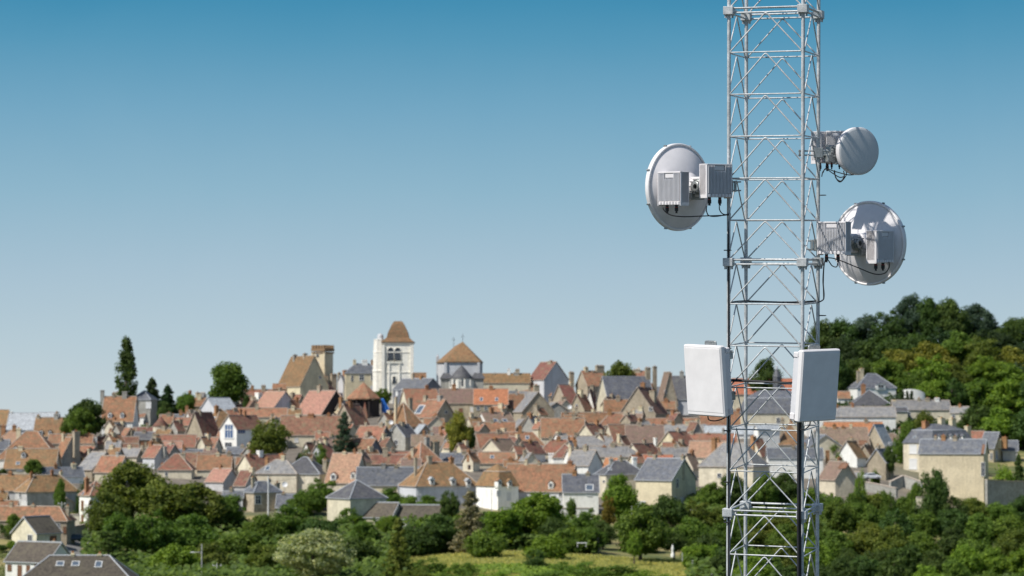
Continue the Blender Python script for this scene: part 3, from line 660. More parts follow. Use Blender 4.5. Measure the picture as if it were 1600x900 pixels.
H('small dark slate roof left of the zinc terrace',1072,1102,664,676,684,0,'g','slate','cream',[],[])
H('red tiled roof seen through the tower above the zinc terrace',1094,1186,643,666,674,0,'g','tile','cream',[(1120,656,8,14,'s')],[])
H('white house with pale hipped roof behind the tower legs',1092,1202,692,728,764,32,'h','lslate','cream',[],[(1124,743,5,6,'k'),(1184,747,4,11,'w'),(1193,747,4,11,'w')],Wd=9,lm='the white hipped house behind the tower')
H('cream house with tall slate mansard seen through the tower',1156,1264,610,646,672,0,'m','slate','cream',[(1194,620,8,26,'s')],[(1216,657,5,8,'d')],lm='the slate mansard seen through the tower')
H('orange roofed long house behind the mansard at the tower',1144,1242,592,616,632,0,'g','orange','cream',[(1197,584,7,14,'s')],[])
H('plain white wall block in the middle of the tower view',1178,1218,664,671,708,-20,'g','zinc','white',[],[])
H('mossy ochre roof behind the front tower leg',1214,1254,660,694,704,0,'h','ochre','cream',[],[])
H('steep brown roof left of the white block behind the tower',1166,1202,686,712,724,-40,'g','brown','cream',[],[])
H('long slate roofed white house behind the right tower legs',1199,1284,701,715,748,0,'g','slate','white',[(1293,702,6,30,'b',0)],[],lm='the long white house behind the tower')
H('cream gable with slate verge beside the right tower leg',1248,1312,680,701,716,80,'g','slate','cream',[],[])
# right hand group
H('long white walled house with mossy grey roof right of the mast',1258,1397,636,651,682,0,'g','lslate','white',[],[],lm='the long white walled house')
H('steep charcoal slate hipped roof above the long white house',1324,1392,609,635,646,0,'h','dslate','white',[(1330,628,6,9,'b')],[],hip=1.2)
H('white villa with blue slate hip on the hill right of mast',1327,1397,584,606,632,-10,'h','slate','white',[(1346,574,6,34,'y'),(1341,578,5,20,'s'),(1366,605,6,12,'y')],[(1386,619,7,10,'w')],[(1376,606,15,8)],lm='the white villa on the hill')
H('slate roofs tucked behind the right panel antenna',1296,1336,596,607,614,0,'g','slate','white',[(1325,600,5,14,'b')],[])
H('little white walled house left of charcoal roof',1308,1327,612,622,642,0,'g','tile','white',[],[])
H('long grey roofed cream range below the hillside wood',1394,1482,626,640,668,0,'g','lslate','cream',[(1397,624,6,18,'y'),(1464,620,7,14,'w')],[(1419,650,6,12,'d'),(1447,652,7,9,'d')],lm='the long grey roofed range')
H('cream cube house with dark slate roof right of the long white house',1394,1416,637,643,672,0,'g','dslate','cream',[],[])
H('cream end house with two blue windows at the wood edge',1484,1516,636,645,676,20,'g','lslate','cream',[],[(1490,652,4,8,'d'),(1510,655,4,9,'d')],lm='the cream end house')
H('bright orange and moss tiled roof below the long white house',1288,1378,660,682,692,0,'g','orange','cream',[],[])
H('broad faded pink brown roof with dark opening right of mast',1282,1354,669,702,710,0,'g','gbrown','stone',[(1287,664,6,20,'y')],[(1348,692,10,6,'r')])
H('steep pale zinc roof wedge with small white dormer',1350,1396,664,695,716,-56,'g','zinc','stone',[],[],[(1376,704,9,16)],lm='the pale zinc wedge')
H('brown hipped roof right of the pale zinc wedge',1374,1414,677,692,702,0,'h','gbrown','stone',[],[])
H('small white house with slate eave left of the manor',1390,1416,692,698,722,0,'g','slate','white',[],[(1400,705,4,6,'k'),(1408,705,4,6,'k')])
H('orange brown roof sloping over a pale gable right of mast',1306,1354,690,714,730,-58,'g','ochre','white',[],[],lm='the orange brown roof over pale gable')
H('small ochre stone gable below the faded pink roof',1338,1370,696,714,728,-68,'g','ochre','stone',[],[])
H('tall bare stone gable with slate verge by the terrace wall',1355,1397,702,722,750,-56,'g','slate','stone',[],[],lm='the bare stone gable')
H('cream lean gable house stepping down to the right wood',1284,1334,722,748,774,70,'g','gbrown','cream',[],[(1318,728,8,7,'r')],[],lm='the cream house above the right wood')
H('small pale stone shed above the right wood',1330,1354,738,750,768,64,'g','lslate','stone',[],[])
b=H('manor with white shutters, slate mansard and row of dormers',1412,1522,662,692,738,-33,'m','slate','cream',[(1446,656,9,32,'b'),(1471,651,9,20,'y'),(1488,652,9,20,'y'),(1512,664,8,18,'y')],[(1427,702,8,12,'w'),(1427,725,8,14,'w'),(1429,683,3,3,'d')],[(1469,687,5,9),(1478,687,5,9),(1487,687,5,9),(1496,687,5,9),(1505,687,5,9)],lm='the slate mansard manor')
H('large plain cream barn with smooth blue slate roof on the right',1435,1545,687,708,776,19,'g','slate','yellow',[],[(1536,702,3,14,'r'),(1536,733,5,20,'d')],lm='the plain cream barn')
H('small tiled roof behind the plain cream barn',1515,1537,674,692,704,0,'g','tile','stone',[(1528,676,4,12,'s')],[])
H('stone house with one bright blue door right of the barn',1528,1572,676,700,722,28,'g','slate','stone',[(1552,682,4,8,'s'),(1561,684,8,16,'y'),(1570,681,8,8,'b')],[(1557,711,4,12,'u'),(1549,713,3,9,'d')])
H('slate roofed small house with dormers near the right edge',1564,1592,689,704,722,10,'g','slate','grey',[(1584,690,4,10,'b')],[],[(1574,706,5,7),(1582,706,5,7)])
# lower left
H('brown tiled barn at the left edge below the large hipped roof',-30,50,742,765,786,0,'g','ochre','lgrey',[],[])
H('large ochre hipped barn with white double door in the left foreground',25,122,742,767,796,-34,'h','ochre','grey',[],[(32,773,4,8,'d'),(38,787,12,7,'w'),(92,780,5,6,'r')],lm='the large ochre hipped barn')
H('small brown roof corner at the left edge',-18,11,770,782,790,0,'g','ochre','grey',[],[])
H('low tiled roof strip at the left edge under the barn',-14,27,783,792,800,0,'g','tile','stone',[],[])
H('long orange tiled farmhouse at the lower left',-24,116,791,812,844,10,'h','ochre','stone',[(106,788,6,20,'s')],[(101,828,4,9,'o'),(92,822,3,8,'d')],lm='the long orange tiled farmhouse')
H('cream gabled barn with dark roof and one window at lower left',20,94,808,832,858,-56,'g','asph','cream',[],[(47,841,7,10,'d'),(83,843,7,10,'o')],lm='the cream gabled barn at lower left')
H('white house with grey brown roof and brown doors at lower left',10,114,848,876,906,30,'g','asph','white',[(40,845,4,12,'w'),(85,842,5,14,'s')],[(15,887,6,8,'o'),(31,892,6,16,'o'),(44,890,5,12,'o'),(57,886,5,8,'o')],lm='the white house with brown doors')
H('broad grey brown hipped roof with three skylights at the bottom left',40,208,868,902,930,0,'h','asph','white',[(114,861,5,20,'y'),(156,862,6,16,'y')],[(94,881,10,6,'v'),(118,881,10,6,'v'),(154,882,9,8,'v')],lm='the broad roof with three skylights')
H('tall white house with red roof and closed shutters at lower left',123,176,751,773,824,-34,'h','tile','white',[],[(129,790,4,14,'o'),(129,811,4,12,'o'),(142,786,4,7,'o'),(130,771,3,4,'d')],lm='the tall white house with shutters')
H('tiny grey gabled shed left of the tall white house',82,116,778,786,800,60,'g','lslate','grey',[],[])
H('orange tiled small roof on the skyline right of the white church tower',644,665,583,591,602,0,'g','ochre','cream',[],[])
_inf=random.Random(77); INF=[]
for gy in (655,668,680,692,704,716,728,742):
    gx=150+_inf.uniform(0,40) if gy<735 else 380
    while gx<1085:
        if not(gy>735 and gx>1000) and not(555<gx<630 and gy<670): INF.append((gx,gy+_inf.uniform(-4,4)))
        gx+=_inf.uniform(58,100)
for gx,gyb in INF:
    w_=_inf.uniform(18,30); rf=_inf.choice(['tile','brown','tile','ochre','gbrown','ochre','brown','lslate','tile']); wl=_inf.choice(['cream','stone','yellow','white','cream','gstone']); ro=_inf.choice([0,20,48,-50,-56,-54,56,0,-30,74])
    rh_=_inf.uniform(9,14); ey=gyb-_inf.uniform(15,21)
    h_=H('infill',gx-w_/2,gx+w_/2,ey-rh_,ey,gyb,ro,'g',rf,wl,[(gx+_inf.uniform(-6,6),ey-rh_-_inf.uniform(5,9),_inf.choice([5,6,7]),16,_inf.choice('sybys'))]); h_.E['label']=''
    h_.info=(gx,ey,rf,wl,ro); INFH=globals().setdefault('INFH',[]); INFH.append(h_)
H('town mansion with slate hip and white shuttered windows left of church tower',536,596,568,583,618,-10,'h','slate','yellow',[(570,562,9,22,'w')],[(565,590,6,8,'d'),(583,590,6,8,'d'),(583,606,7,6,'w'),(550,591,3,8,'d')],lm='the slate hipped mansion by the church')
H('narrow pale wing with slate roof left of the mansion',528,556,587,595,626,-30,'g','slate','lgrey',[],[(549,597,3,6,'d'),(549,612,5,7,'w')])
# ------------------------------------------------------------------ landmarks built one by one
def frame_at(px,pyb,Y,rot=0):
    p=W(px,pyb,Y); z=min(p.z,gz(p.x,Y)+.0) if False else p.z
    return Matrix.Translation((p.x,Y,p.z))@Matrix.Rotation(-R(rot),4,'Z')
# church tower
Y=905; s=S(Y); m=s
E=empty('church_tower',frame_at(622,625,Y,0),'tall white limestone church tower with truncated brown tile roof','church tower')
LMK.append((615,560,'the white church tower'))
u=lambda px:(px-622)*s
v=lambda py:(625-py)*s
wb=MB(); hw=22.5*s
wb.box(-hw,hw,-hw,hw,-6,v(535),0)
for py,o in ((582,.22),(551,.16),(537,.35)): wb.box(-hw-o,hw+o,-hw-o,hw+o,v(py)-.15,v(py)+.2,0)
for x in (-hw,hw):
    wb.box(x-.55,x+.55,-hw-.6,-hw+.5,-6,v(540),0)
for x in (u(609),u(625)): wb.box(x-.25,x+.25,-hw-.35,-hw,v(618),v(569),0)
wb.box(u(605),u(629),-hw-.4,-hw,v(568),v(566),0)
wb.build('wall',WM['lime'],E)
tb=MB(); tb.lathe([(11.4*s,-6),(11.4*s,v(582)),(12*s,v(581)),(12*s,v(579)),(11*s,v(578)),(10.6*s,v(552)),(11.2*s,v(551)),(10.4*s,v(549)),(9.6*s,v(532)),(9.9*s,v(531.5)),(9.6*s,v(530.5)),(.1,v(530))],8,0,Matrix.Translation((u(593.5),-2,0))@Matrix.Rotation(R(22.5),4,'Z'),False)
tb.build('stair_turret',WM['lime'],E)
tb=MB(); tb.lathe([(4.8*s,v(531)),(4.8*s,v(526)),(4.2*s,v(523.5)),(2.5*s,v(522)),(.1,v(521.3))],12,0,Matrix.Translation((u(594.5),-2,0))); tb.build('turret_dome',WM['lgrey'],E)
rb=MB()
def frust(mb,levels,m=0):
    vs=[];fs=[]
    for hx,z in levels: vs+=[(-hx,-hx,z),(hx,-hx,z),(hx,hx,z),(-hx,hx,z)]
    for i in range(len(levels)-1):
        for k in range(4): fs.append((4*i+k,4*i+(k+1)%4,4*i+4+(k+1)%4,4*i+4+k))
    n=4*(len(levels)-1); fs+=[(3,2,1,0),(n,n+1,n+2,n+3)]
    mb.add(vs,fs,m)
frust(rb,[(hw+.6,v(536)),(hw+.6,v(534.5)),(hw-.2,v(531.5)),(17.5*s,v(528)),(15.3*s,v(520)),(10.5*s,v(509)),(7.2*s,v(503.5)),(6.2*s,v(502.3)),(5*s,v(502))])
rb.build('roof',RM['ochre'],E)
for cx in (611.5,622.5):
    mb=MB(); a=4.6*s; z0=v(564.5); z1=v(548)
    pts=[(-a,z0),(a,z0),(a,z1)]+[(a*math.cos(t),z1+a*math.sin(t)) for t in (R(30),R(60),R(90),R(120),R(150))]+[(-a,z1)]
    vs=[(x,-hw-.05,z) for x,z in pts]+[(x,-hw+.2,z) for x,z in pts]; n=len(pts)
    mb.add(vs,[tuple(range(n))]+[(i,(i+1)%n,(i+1)%n+n,i+n) for i in range(n)],1)
    mb.tube([(x*1.08,-hw-.12,z) for x,z in pts],.16,6,0,True)
    for q in range(5): mb.box(-a,a,-hw-.16,-hw-.05,z0+(z1-z0)*(q+.5)/5-.08,z0+(z1-z0)*(q+.5)/5+.08,2)
    o=mb.build('belfry_window',[WM['lime'],GLASS,WM['slatew']],E); o.location=(u(cx),0,0)
mb=MB(); mb.box(-2.6*s,2.6*s,-hw-.06,-hw+.1,v(600),v(589),1); mb.tube([(-3*s,-hw-.1,v(600)),(-3*s,-hw-.1,v(588.5)),(3*s,-hw-.1,v(588.5)),(3*s,-hw-.1,v(600))],.16,6,0,True)
o=mb.build('window',[WM['lime'],GLASS],E); o.location=(u(617),0,0)
# chapel with apse
Y=900; s=S(Y)
E=empty('chapel',frame_at(718,625,Y,0),'pale stone chapel with steep ochre hipped roof, crosses and round slate apse','chapel')
LMK.append((718,570,'the chapel'))
u=lambda px:(px-718)*s
v=lambda py:(625-py)*s
mb=MB(); oc=[(683,6),(697,-6.5),(748,-6.5),(752,-3),(752,10),(683,10)]
P=[(u(x),y) for x,y in oc]; n=len(P)
mb.add([(x,y,-5) for x,y in P]+[(x,y,v(565)) for x,y in P],[(i,(i+1)%n,(i+1)%n+n,i+n) for i in range(n)]+[tuple(range(n,2*n))],0)
for x,y in P[:4]: mb.box(x-.45,x+.45,y-.6,y+.4,-5,v(567),0)
mb.box(u(683)-.5,u(683)+.5,5,6.5,v(565),v(557),0); mb.lathe([(.5,v(557)),(.05,v(553))],6,0,Matrix.Translation((u(683),5.7,0)))
mb.build('wall',WM['lgrey'],E)
mb=MB(); ap=(u(723),-1.0,v(534)); ap2=(u(710),7,v(540)); cx,cy=u(719),1.
O=[(x+(.5 if x>cx else -.5),y+(.5 if y>cy else -.5),v(565.3)) for x,y in P]
O2=[(x,y,z-.35) for x,y,z in O]
mb.add(O+O2+[ap,ap2],[(0,1,12),(1,2,12),(2,3,12),(3,4,12),(4,5,13,12),(5,0,12,13)]+[(i,i+n,(i+1)%n+n,(i+1)%n) for i in range(n)],0)
mb.build('roof',RM['ochre'],E)
for px,py in ((723,522),(708,526)):
    c=MB(); bz=v(534 if px==723 else 541); c.tube([(0,0,bz-.2),(0,0,v(py))],.07,6); c.tube([(-.6,0,v(py+4)),(.6,0,v(py+4))],.06,6)
    o=c.build('roof_cross',BLK,E); o.location=(u(px),(-1. if px==723 else 7),0)
mb=MB(); mb.lathe([(17.5*s,-5),(17.5*s,v(592))],20,0,Matrix.Translation((u(722),-11,0)));
for a in range(-80,81,32):
    x=u(722)+17.6*s*math.sin(R(a)); y=-11-17.6*s*math.cos(R(a)); mb.box(x-.35,x+.35,y-.45,y+.3,-5,v(594),0)
mb.build('apse_wall',WM['lime'],E)
mb=MB(); mb.lathe([(18.6*s,v(592.6)),(18.6*s,v(591.8)),(12*s,v(584.5)),(5*s,v(576)),(.15,v(572))],20,0,Matrix.Translation((u(722),-11,0)))
for x0,x1 in ((690,706),(738,757)):
    a,b=u(x0),u(x1); mb.add([(a-.3,-12.5,v(592)),(b+.3,-12.5,v(592)),(b-.8,-6.8,v(583)),(a+.8,-6.8,v(583)),(a-.3,-12.5,v(593)),(b+.3,-12.5,v(593)),(b-.8,-6.8,v(593)),(a+.8,-6.8,v(593))],[(0,1,2,3),(4,5,1,0),(1,5,6,2),(4,0,3,7)],0)
mb.build('apse_roof',RM['dslate'],E)
mb=MB()
for x0,x1 in ((690,706),(738,756)): mb.box(u(x0),u(x1),-12,-7,-5,v(593),0)
mb.build('side_chapel',WM['gstone'],E)
for px,py,yy in ((703,600,-1),(711,599,-1),(724,599,-1)):
    mb=MB(); a=math.asin(max(-.95,min(.95,(px-722)/17.5))); x=u(722)+17.6*s*math.sin(a); y=-11-17.6*s*math.cos(a)
    mb.box(-.45,.45,-.12,.2,-1.1,1.1,0); o=mb.build('window',GLASS,E); o.location=(x,y,v(py)); o.rotation_euler=(0,0,a)
# castle hall and crenellated tower
hh=H('castle hall with steep brown roof and high stone gable on left skyline',431,515,557,603,616,61,'g','ochre','yellow',[(461,553,6,9,'g')],[(500,590,3,4,'k')],cat='castle hall',name='castle_hall',pitch=60,Wd=11.4,lm='the castle hall')
Y=hh.Y-1; s=S(Y)
E=empty('castle_tower',frame_at(504,618,Y+6,32),'square stone castle tower with crenellated top behind the hall gable','castle tower')
LMK.append((504,560,'the crenellated castle tower'))
s=S(Y+6); v=lambda py:(618-py)*s; hw=11.6*s
mb=MB(); mb.box(-hw,hw,-hw,hw,-5,v(550),0)
for x in (-hw,hw): mb.box(x-.35,x+.35,-hw-.3,-hw+.4,-5,v(551),0)
mb.build('wall',WM['yellow'],E)
mb=MB(); a=hw+.35; mb.box(-a,a,-a,a,v(549),v(545),0)
for i in range(5):
    q=-a+2*a*(i+.5)/5
    for sx,sy in ((q,-a+.25),(q,a-.25),(-a+.25,q),(a-.25,q)): mb.box(sx-.34,sx+.34,sy-.25,sy+.25,v(545),v(539.5),0)
for i in range(9):
    q=-a+2*a*(i+.5)/9; mb.box(q-.2,q+.2,-a+.02,-a+.5,v(552.5),v(550),0); mb.box(a-.5,a-.02,q-.2,q+.2,v(552.5),v(550),0)
mb.build('battlement',WM['brownst'],E)
for px,py,w,h in ((-1,555,.9,1.5),(-1,571,1.1,2.4)):
    mb=MB(); mb.box(-w/2,w/2,-.08,.2,-h/2,h/2,1); mb.tube([(-w/2-.1,-.1,-h/2),(-w/2-.1,-.1,h/2+.1),(w/2+.1,-.1,h/2+.1),(w/2+.1,-.1,-h/2)],.13,5,0,True)
    o=mb.build('window',[WM['lime'],GLASS],E); o.location=(-.3,-hw,v(py))
# market hall: pyramid roof on dark timber, little spire
Y=depth_for(568,652)+4; s=S(Y)
E=empty('market_hall',frame_at(568,652,Y,0),'octagonal brown tiled market hall roof on open dark timber frame','market hall')
LMK.append((568,620,'the market hall')); v=lambda py:(652-py)*s
mb=MB(); r0=26*s/math.cos(R(22.5))
mb.lathe([(r0,v(624)),(r0,v(622.5)),(r0*.62,v(612)),(r0*.3,v(604.5)),(.08,v(597.5))],8,0,Matrix.Rotation(R(22.5),4,'Z'),False); mb.build('roof',RM['tile'],E)
mb=MB()
for k in range(8):
    a=R(22.5+45*k); x,y=r0*.88*math.cos(a),r0*.88*math.sin(a); mb.box(x-.25,x+.25,y-.25,y+.25,-4,v(624),0)
mb.lathe([(r0*.75,-4),(r0*.75,v(624.5))],8,0,None,False); mb.build('timber_frame_and_shade_core',WM['dark'],E)  # dark drum behind the posts stands in for shade under the roof
mb=MB(); mb.lathe([(6.5*s,v(650)),(3*s,v(638)),(.06,v(628.5))],4,0,Matrix.Translation((.8,-r0-1.2,0))@Matrix.Rotation(R(45),4,'Z'),False); mb.build('porch_spire',RM['tile'],E)
mb=MB(); mb.box(-3.5*s,8.5*s,-r0-2.4,-r0,-4,v(649),0); mb.build('porch_wall',WM['brick'],E)
# blue tarpaulin
mb=MB(); Yt=Y-1; vs=[];nx,nz=9,12
for j in range(nz+1):
    t=j/nz
    for i in range(nx+1):
        q=i/nx; xl=595.5+ (1.5*t); xr=599+ (12*min(1,t*1.15)) if t<.85 else 612-(t-.85)*45
        px=xl+(xr-xl)*q; py=622.5+ (30-6*q)*t
        p=W(px,py,Yt+.5*math.sin(q*17+t*2)*(.4+t)); vs.append(p)
base=W(603,655,Yt); vs=[p-base for p in vs]
mb.add(vs,[(j*(nx+1)+i,j*(nx+1)+i+1,(j+1)*(nx+1)+i+1,(j+1)*(nx+1)+i) for j in range(nz) for i in range(nx)],0,True)
o=mb.build('tarpaulin',plain('blue_tarpaulin',(.04,.19,.60),.45,0,.2,1.)); o.location=base; tag(o,'bright blue tarpaulin hanging at the right side of the market hall','tarpaulin')
md=o.modifiers.new('thick','SOLIDIFY'); md.thickness=.04
# round turret
Y=depth_for(251,690)+2; s=S(Y); E=empty('round_turret',frame_at(251,690,Y),'round cream turret with conical brown tile roof','turret'); LMK.append((251,668,'the round turret'))
v=lambda py:(690-py)*s
mb=MB(); mb.lathe([(12*s,-3),(12*s,v(665))],20,0); mb.build('wall',WM['cream'],E)
mb=MB(); mb.lathe([(12.9*s,v(666.5)),(13*s,v(665.5)),(6*s,v(657.5)),(.1,v(651))],20,0); mb.build('roof',RM['brown'],E)
mb=MB(); mb.tube([(0,0,v(652)),(0,0,v(649))],.12,6); mb.build('finial',ZINCCAP,E)
# cupola turret seen through the tower
Y=depth_for(1214,672)+9; s=S(Y); E=empty('roof_cupola',frame_at(1214,611,Y),'dark slate cupola standing on the mansard ridge behind the tower','cupola'); v=lambda py:(611-py)*s
mb=MB(); mb.lathe([(6*s,-2),(6*s,v(590)),(6.6*s,v(589)),(5*s,v(584)),(3*s,v(579)),(2*s,v(577))],8,0,None,False); mb.build('drum',RM['slate'],E)
mb=MB(); mb.lathe([(2*s,v(577)),(1.6*s,v(573)),(.1,v(571))],8,0,None,False); mb.build('lantern',ZINCCAP,E)
# curved white wall and rotunda on the hill
Y=785; mb=MB(); vs=[]; n=14
for i in range(n+1):
    a=R(-100+200*i/n)*.5; 
    x=(1426-800)/F*Y+ 18*S(Y)*math.sin(a)*1.25; y=Y-2.5*math.cos(a)
    zt=W(1426,608,Y).z-(abs(i-n*.35)/n)**2*3.0; zb=W(1426,662,Y).z
    for z,dy in ((zb,0),(zt,0),(zt,.5),(zb,.5)): vs.append((x,y+dy,z))
mb.add(vs,[(4*i+k,4*i+4+k,4*i+5+k,4*i+1+k) for i in range(n) for k in range(3)],0)
o=mb.build('garden_wall',WM['white']); tag(o,'curved white garden wall behind three slim cypresses on the hill','garden wall')
def wall(label,pts,mat,h,t=.5,name='garden_wall',cat='garden wall'):  # pts px,py(base),Y
    mb=MB(); base=W(*pts[0]); P=[W(*p)-base for p in pts]; up=Vector((0,0,1))
    for a,b in zip(P[:-1],P[1:]):
        d=(b-a); d.z=0; nrm=Vector((-d.y,d.x,0)).normalized()*t
        ha,hb=h,h
        q=[a-up*1.5,b-up*1.5,b+nrm-up*1.5,a+nrm-up*1.5,a+up*ha,b+up*hb,b+nrm+up*hb,a+nrm+up*ha]
        mb.add(q,[(0,3,2,1),(4,5,6,7),(0,1,5,4),(1,2,6,5),(2,3,7,6),(3,0,4,7)],0)
        c=up*.18; g=nrm*.2
        q=[a-g+up*h,b-g+up*h,b+nrm+g+up*h,a+nrm+g+up*h]; mb.add([*q,*[x+c for x in q]],[(4,5,6,7),(0,1,5,4),(1,2,6,5),(2,3,7,6),(3,0,4,7)],1)
    o=mb.build(name,[WM[mat],CAPM]); o.location=base; tag(o,label,cat); return o
wall('tall grey stone retaining wall in shade right of the plain cream barn',[(1543,792,612),(1575,794,616),(1615,794,622)],'gstone',6.4,.8,'retaining_wall','retaining wall')
wall('stepped pale terrace wall between bare stone gable and the manor',[(1392,762,606),(1412,752,610),(1440,762,606)],'gstone',1.3)
wall('low pale terrace wall below the bare stone gable',[(1346,757,612),(1372,762,607),(1400,768,601)],'gstone',.7)
wall('short cream wall fragment in the right wood',[(1432,784,585),(1446,784,585)],'cream',1.0)
wall('rough white stone garden wall below the low white house',[(872,806,566),(926,806,566)],'white',1.6)
wall('mossy low retaining wall above the meadow',[(868,852,508),(900,846,512),(934,850,508)],'gstone',1.7)
if 0: wall('pale stone buttress left of the big walnut tree',[(924,856,498),(938,856,498)],'stone',1.5,1.2,'stone_buttress','buttress')
wall('grey stone yard wall beside the parked dark car',[(113,838,528),(141,833,532)],'gstone',1.9)
wall('cream garden wall left of the tall white house',[(109,822,546),(124,822,546)],'cream',2.4)
# veranda
Y=depth_for(988,806); s=S(Y); E=empty('veranda',frame_at(989,804,Y,6),'white flat roofed veranda with slim posts under the cream wall','veranda'); v=lambda py:(804-py)*s
mb=MB(); mb.box(-19*s,19*s,-2,2,v(787),v(784),0); mb.box(-20*s,20*s,-2.15,2.15,v(784),v(783.4),0); mb.build('roof',FRW,E)
for x in (-18,-9,-1,9,18): mb=MB(); mb.box(-.11,.11,-1.9,-1.68,-2,v(787),0); o=mb.build('post',FRW,E); o.location=(x*s,0,0)
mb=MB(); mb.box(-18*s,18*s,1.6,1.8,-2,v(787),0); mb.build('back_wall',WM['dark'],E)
# second blue-white shelf terrace
Y=depth_for(1075,815); E=empty('balcony_terrace',frame_at(1078,797,Y,0),'small white terrace slab on a dark wall below the big slate gable house','terrace'); s=S(Y)
mb=MB(); mb.box(-10*s,9*s,-1.2,1.2,-.25,.15,0); mb.build('slab',FRW,E)
mb=MB(); mb.box(-9*s,8*s,-.9,1.1,-6,-.25,0); mb.build('support_wall',WM['gstone'],E)
# ------------------------------------------------------------------ cars, poles, lamp, small things
def car(label,px,py,Y,rz,body):
    x=(px-800)/F*Y; E=empty('parked_car',Matrix.Translation((x,Y,max(gz(x,Y),W(px,py,Y).z)+.03))@Matrix.Rotation(rz,4,'Z'),label,'car')
    prof=[(-2.05,.35),(-2.1,.75),(-1.95,1.0),(-1.15,1.45),(.35,1.5),(.95,1.05),(1.85,.88),(2.1,.65),(2.05,.35)]
    mb=MB(); n=len(prof)
    rows=[]
    for y,k in ((-.86,.0),(-.8,.12),(-.0,.16),(.8,.12),(.86,.0)):
        rows.append([(px_,y if z<1.02 else y*.82,z+k*.5*(z>1.02)) for px_,z in prof])
    vs=[p for r_ in rows for p in r_]; fs=[(j*n+i,j*n+i+1,(j+1)*n+i+1,(j+1)*n+i) for j in range(4) for i in range(n-1)]
    fs+=[tuple(range(n))[::-1],tuple(range(4*n,5*n))]; mb.add(vs,fs,0,False)
    mb.box(-2.0,2.0,-.8,.8,.25,.4,0); mb.build('body',body,E)
    mb=MB()
    for sg in (-1,1):
        y=sg*.765; mb.add([(-1.0,y,1.38),(.3,y,1.42),(.85,sg*.81,1.07),(-1.6,sg*.81,1.07)],[(0,1,2,3)],0); 
    mb.add([(.42,-.62,1.5),(.42,.62,1.5),(.97,.7,1.1),(.97,-.7,1.1)],[(0,1,2,3)],0); mb.add([(-1.2,-.6,1.5),(-1.2,.6,1.5),(-1.93,.7,1.08),(-1.93,-.7,1.08)],[(0,1,2,3)],0)
    mb.build('glazing',GLASS,E)
    for ix in (-1.3,1.3):
        for iy in (-.84,.84):
            w=MB(); Mw=Matrix.Rotation(R(90),4,'X'); w.lathe([(.2,-.1),(.31,-.1),(.33,-.05),(.33,.05),(.31,.1),(.2,.1)],14,0,Mw); w.lathe([(.01,-.08),(.2,-.09),(.2,.09),(.01,.08)],12,1,Mw)
            o=w.build('wheel',[BLK,GALVD],E); o.location=(ix,iy,.32)
    for iy in (-.6,.6): w=MB(); w.bbox(-.06,.06,-.16,.16,-.08,.08,.02); o=w.build('headlight',FRW,E); o.location=(2.03,iy,.72)
car('dark car with pale bonnet parked in the lane below the tall white house',118,847,520,R(205),plain('dark_car_paint',(.06,.075,.10),.25,.3,.1))
car('small white car parked by the terrace wall right of the mast',1361,749,616,R(10),plain('white_car_paint',(.75,.75,.76),.3,0,.05))
WOODP=plain('weathered_pole',(.30,.27,.23),.9,0,.2,4.); CONC=plain('concrete_pole',(.50,.50,.47),.8,0,.1,4.)
POLES=[]
def pole(label,px,yt,yb,Y,mat,arm=True,r=.14,name='utility_pole'):
    a=W(px,yb,Y); a.z-=1.; b=W(px,yt,Y); E=empty(name,a,label,'pole','utility poles among the houses'); hgt=b.z-a.z
    mb=MB(); mb.tube([(0,0,0),(0,0,hgt)],[r,r*.7],8); mb.build('shaft',mat,E)
    if arm:
        mb=MB(); mb.box(-.8,.8,-.06,.06,hgt-.5,hgt-.38,0); 
        for x in (-.7,0,.7): mb.lathe([(.06,hgt-.38),(.07,hgt-.25),(.03,hgt-.2)],6,1,Matrix.Translation((x,0,0)))
        mb.build('crossarm',[mat,FRW],E)
    POLES.append(b)
pole('thin grey pole between farmhouse and the lane',96,784,850,540,CONC)
pole('tall weathered pole beside the lane at lower left',138,786,852,530,WOODP)
pole('tall pole in front of the tall white house roof',147,757,822,556,WOODP)
pole('slim white pole in front of the small stone house',419,744,805,568,FRW,False,.2)
pole('short pole topped by white insulators in the left foreground trees',339,880,915,452,CONC)
pole('slim pole standing right of the ochre pavilion among tree tops',768,764,812,572,CONC,False,.1)
Yl=455; a=W(315,915,Yl); E=empty('street_lamp',a,'street lamp with side arm rising from the left foreground trees','street lamp'); hgt=W(315,850,Yl).z-a.z
mb=MB(); mb.tube([(0,0,0),(0,0,hgt)],[.12,.08],8); mb.tube([(0,0,hgt-1.6),(-.6,0,hgt-1.45),(-1.3,0,hgt-1.45)],.05,6); mb.build('post',CONC,E)
mb=MB(); mb.bbox(-2.0,-1.2,-.15,.15,hgt-1.55,hgt-1.38,.04); mb.build('lamp_head',FRW,E)
def wire(label,pts,r=.02,sag=.8):
    a,b=Vector(pts[0]),Vector(pts[1]); P=[a.lerp(b,t/12)-Vector((0,0,sag*4*(t/12)*(1-t/12))) for t in range(13)]
    mb=MB(); mb.tube([p-a for p in P],r,5); o=mb.build('overhead_wire',BLK); o.location=a; tag(o,label,'wire')
wire('overhead wire running between the two lane poles at lower left',(POLES[1],POLES[2]),.03)
wire('overhead wire from white pole up to the twin hipped slate house',(W(419,752,568),W(476,744,588)),.03,.3)
for i,(px,py,Y) in enumerate([(1082,884,452),(1100,892,446),(1112,899,440),(1066,872,462)]):
    a=W(px,py+2,Y); mb=MB(); mb.box(-.07,.07,-.07,.07,-.3,1.1,0); mb.lathe([(.1,1.1),(.02,1.22)],4,0,Matrix.Rotation(R(45),4,'Z'))
    o=mb.build('fence_post',CONC); o.location=a; tag(o,['pale fence post, second from the left along the dry meadow track','pale fence post, third from left along the dry meadow track','pale fence post nearest the bottom edge by the mast','pale fence post nearest the big walnut tree'][i],'fence post','fence posts along the meadow')
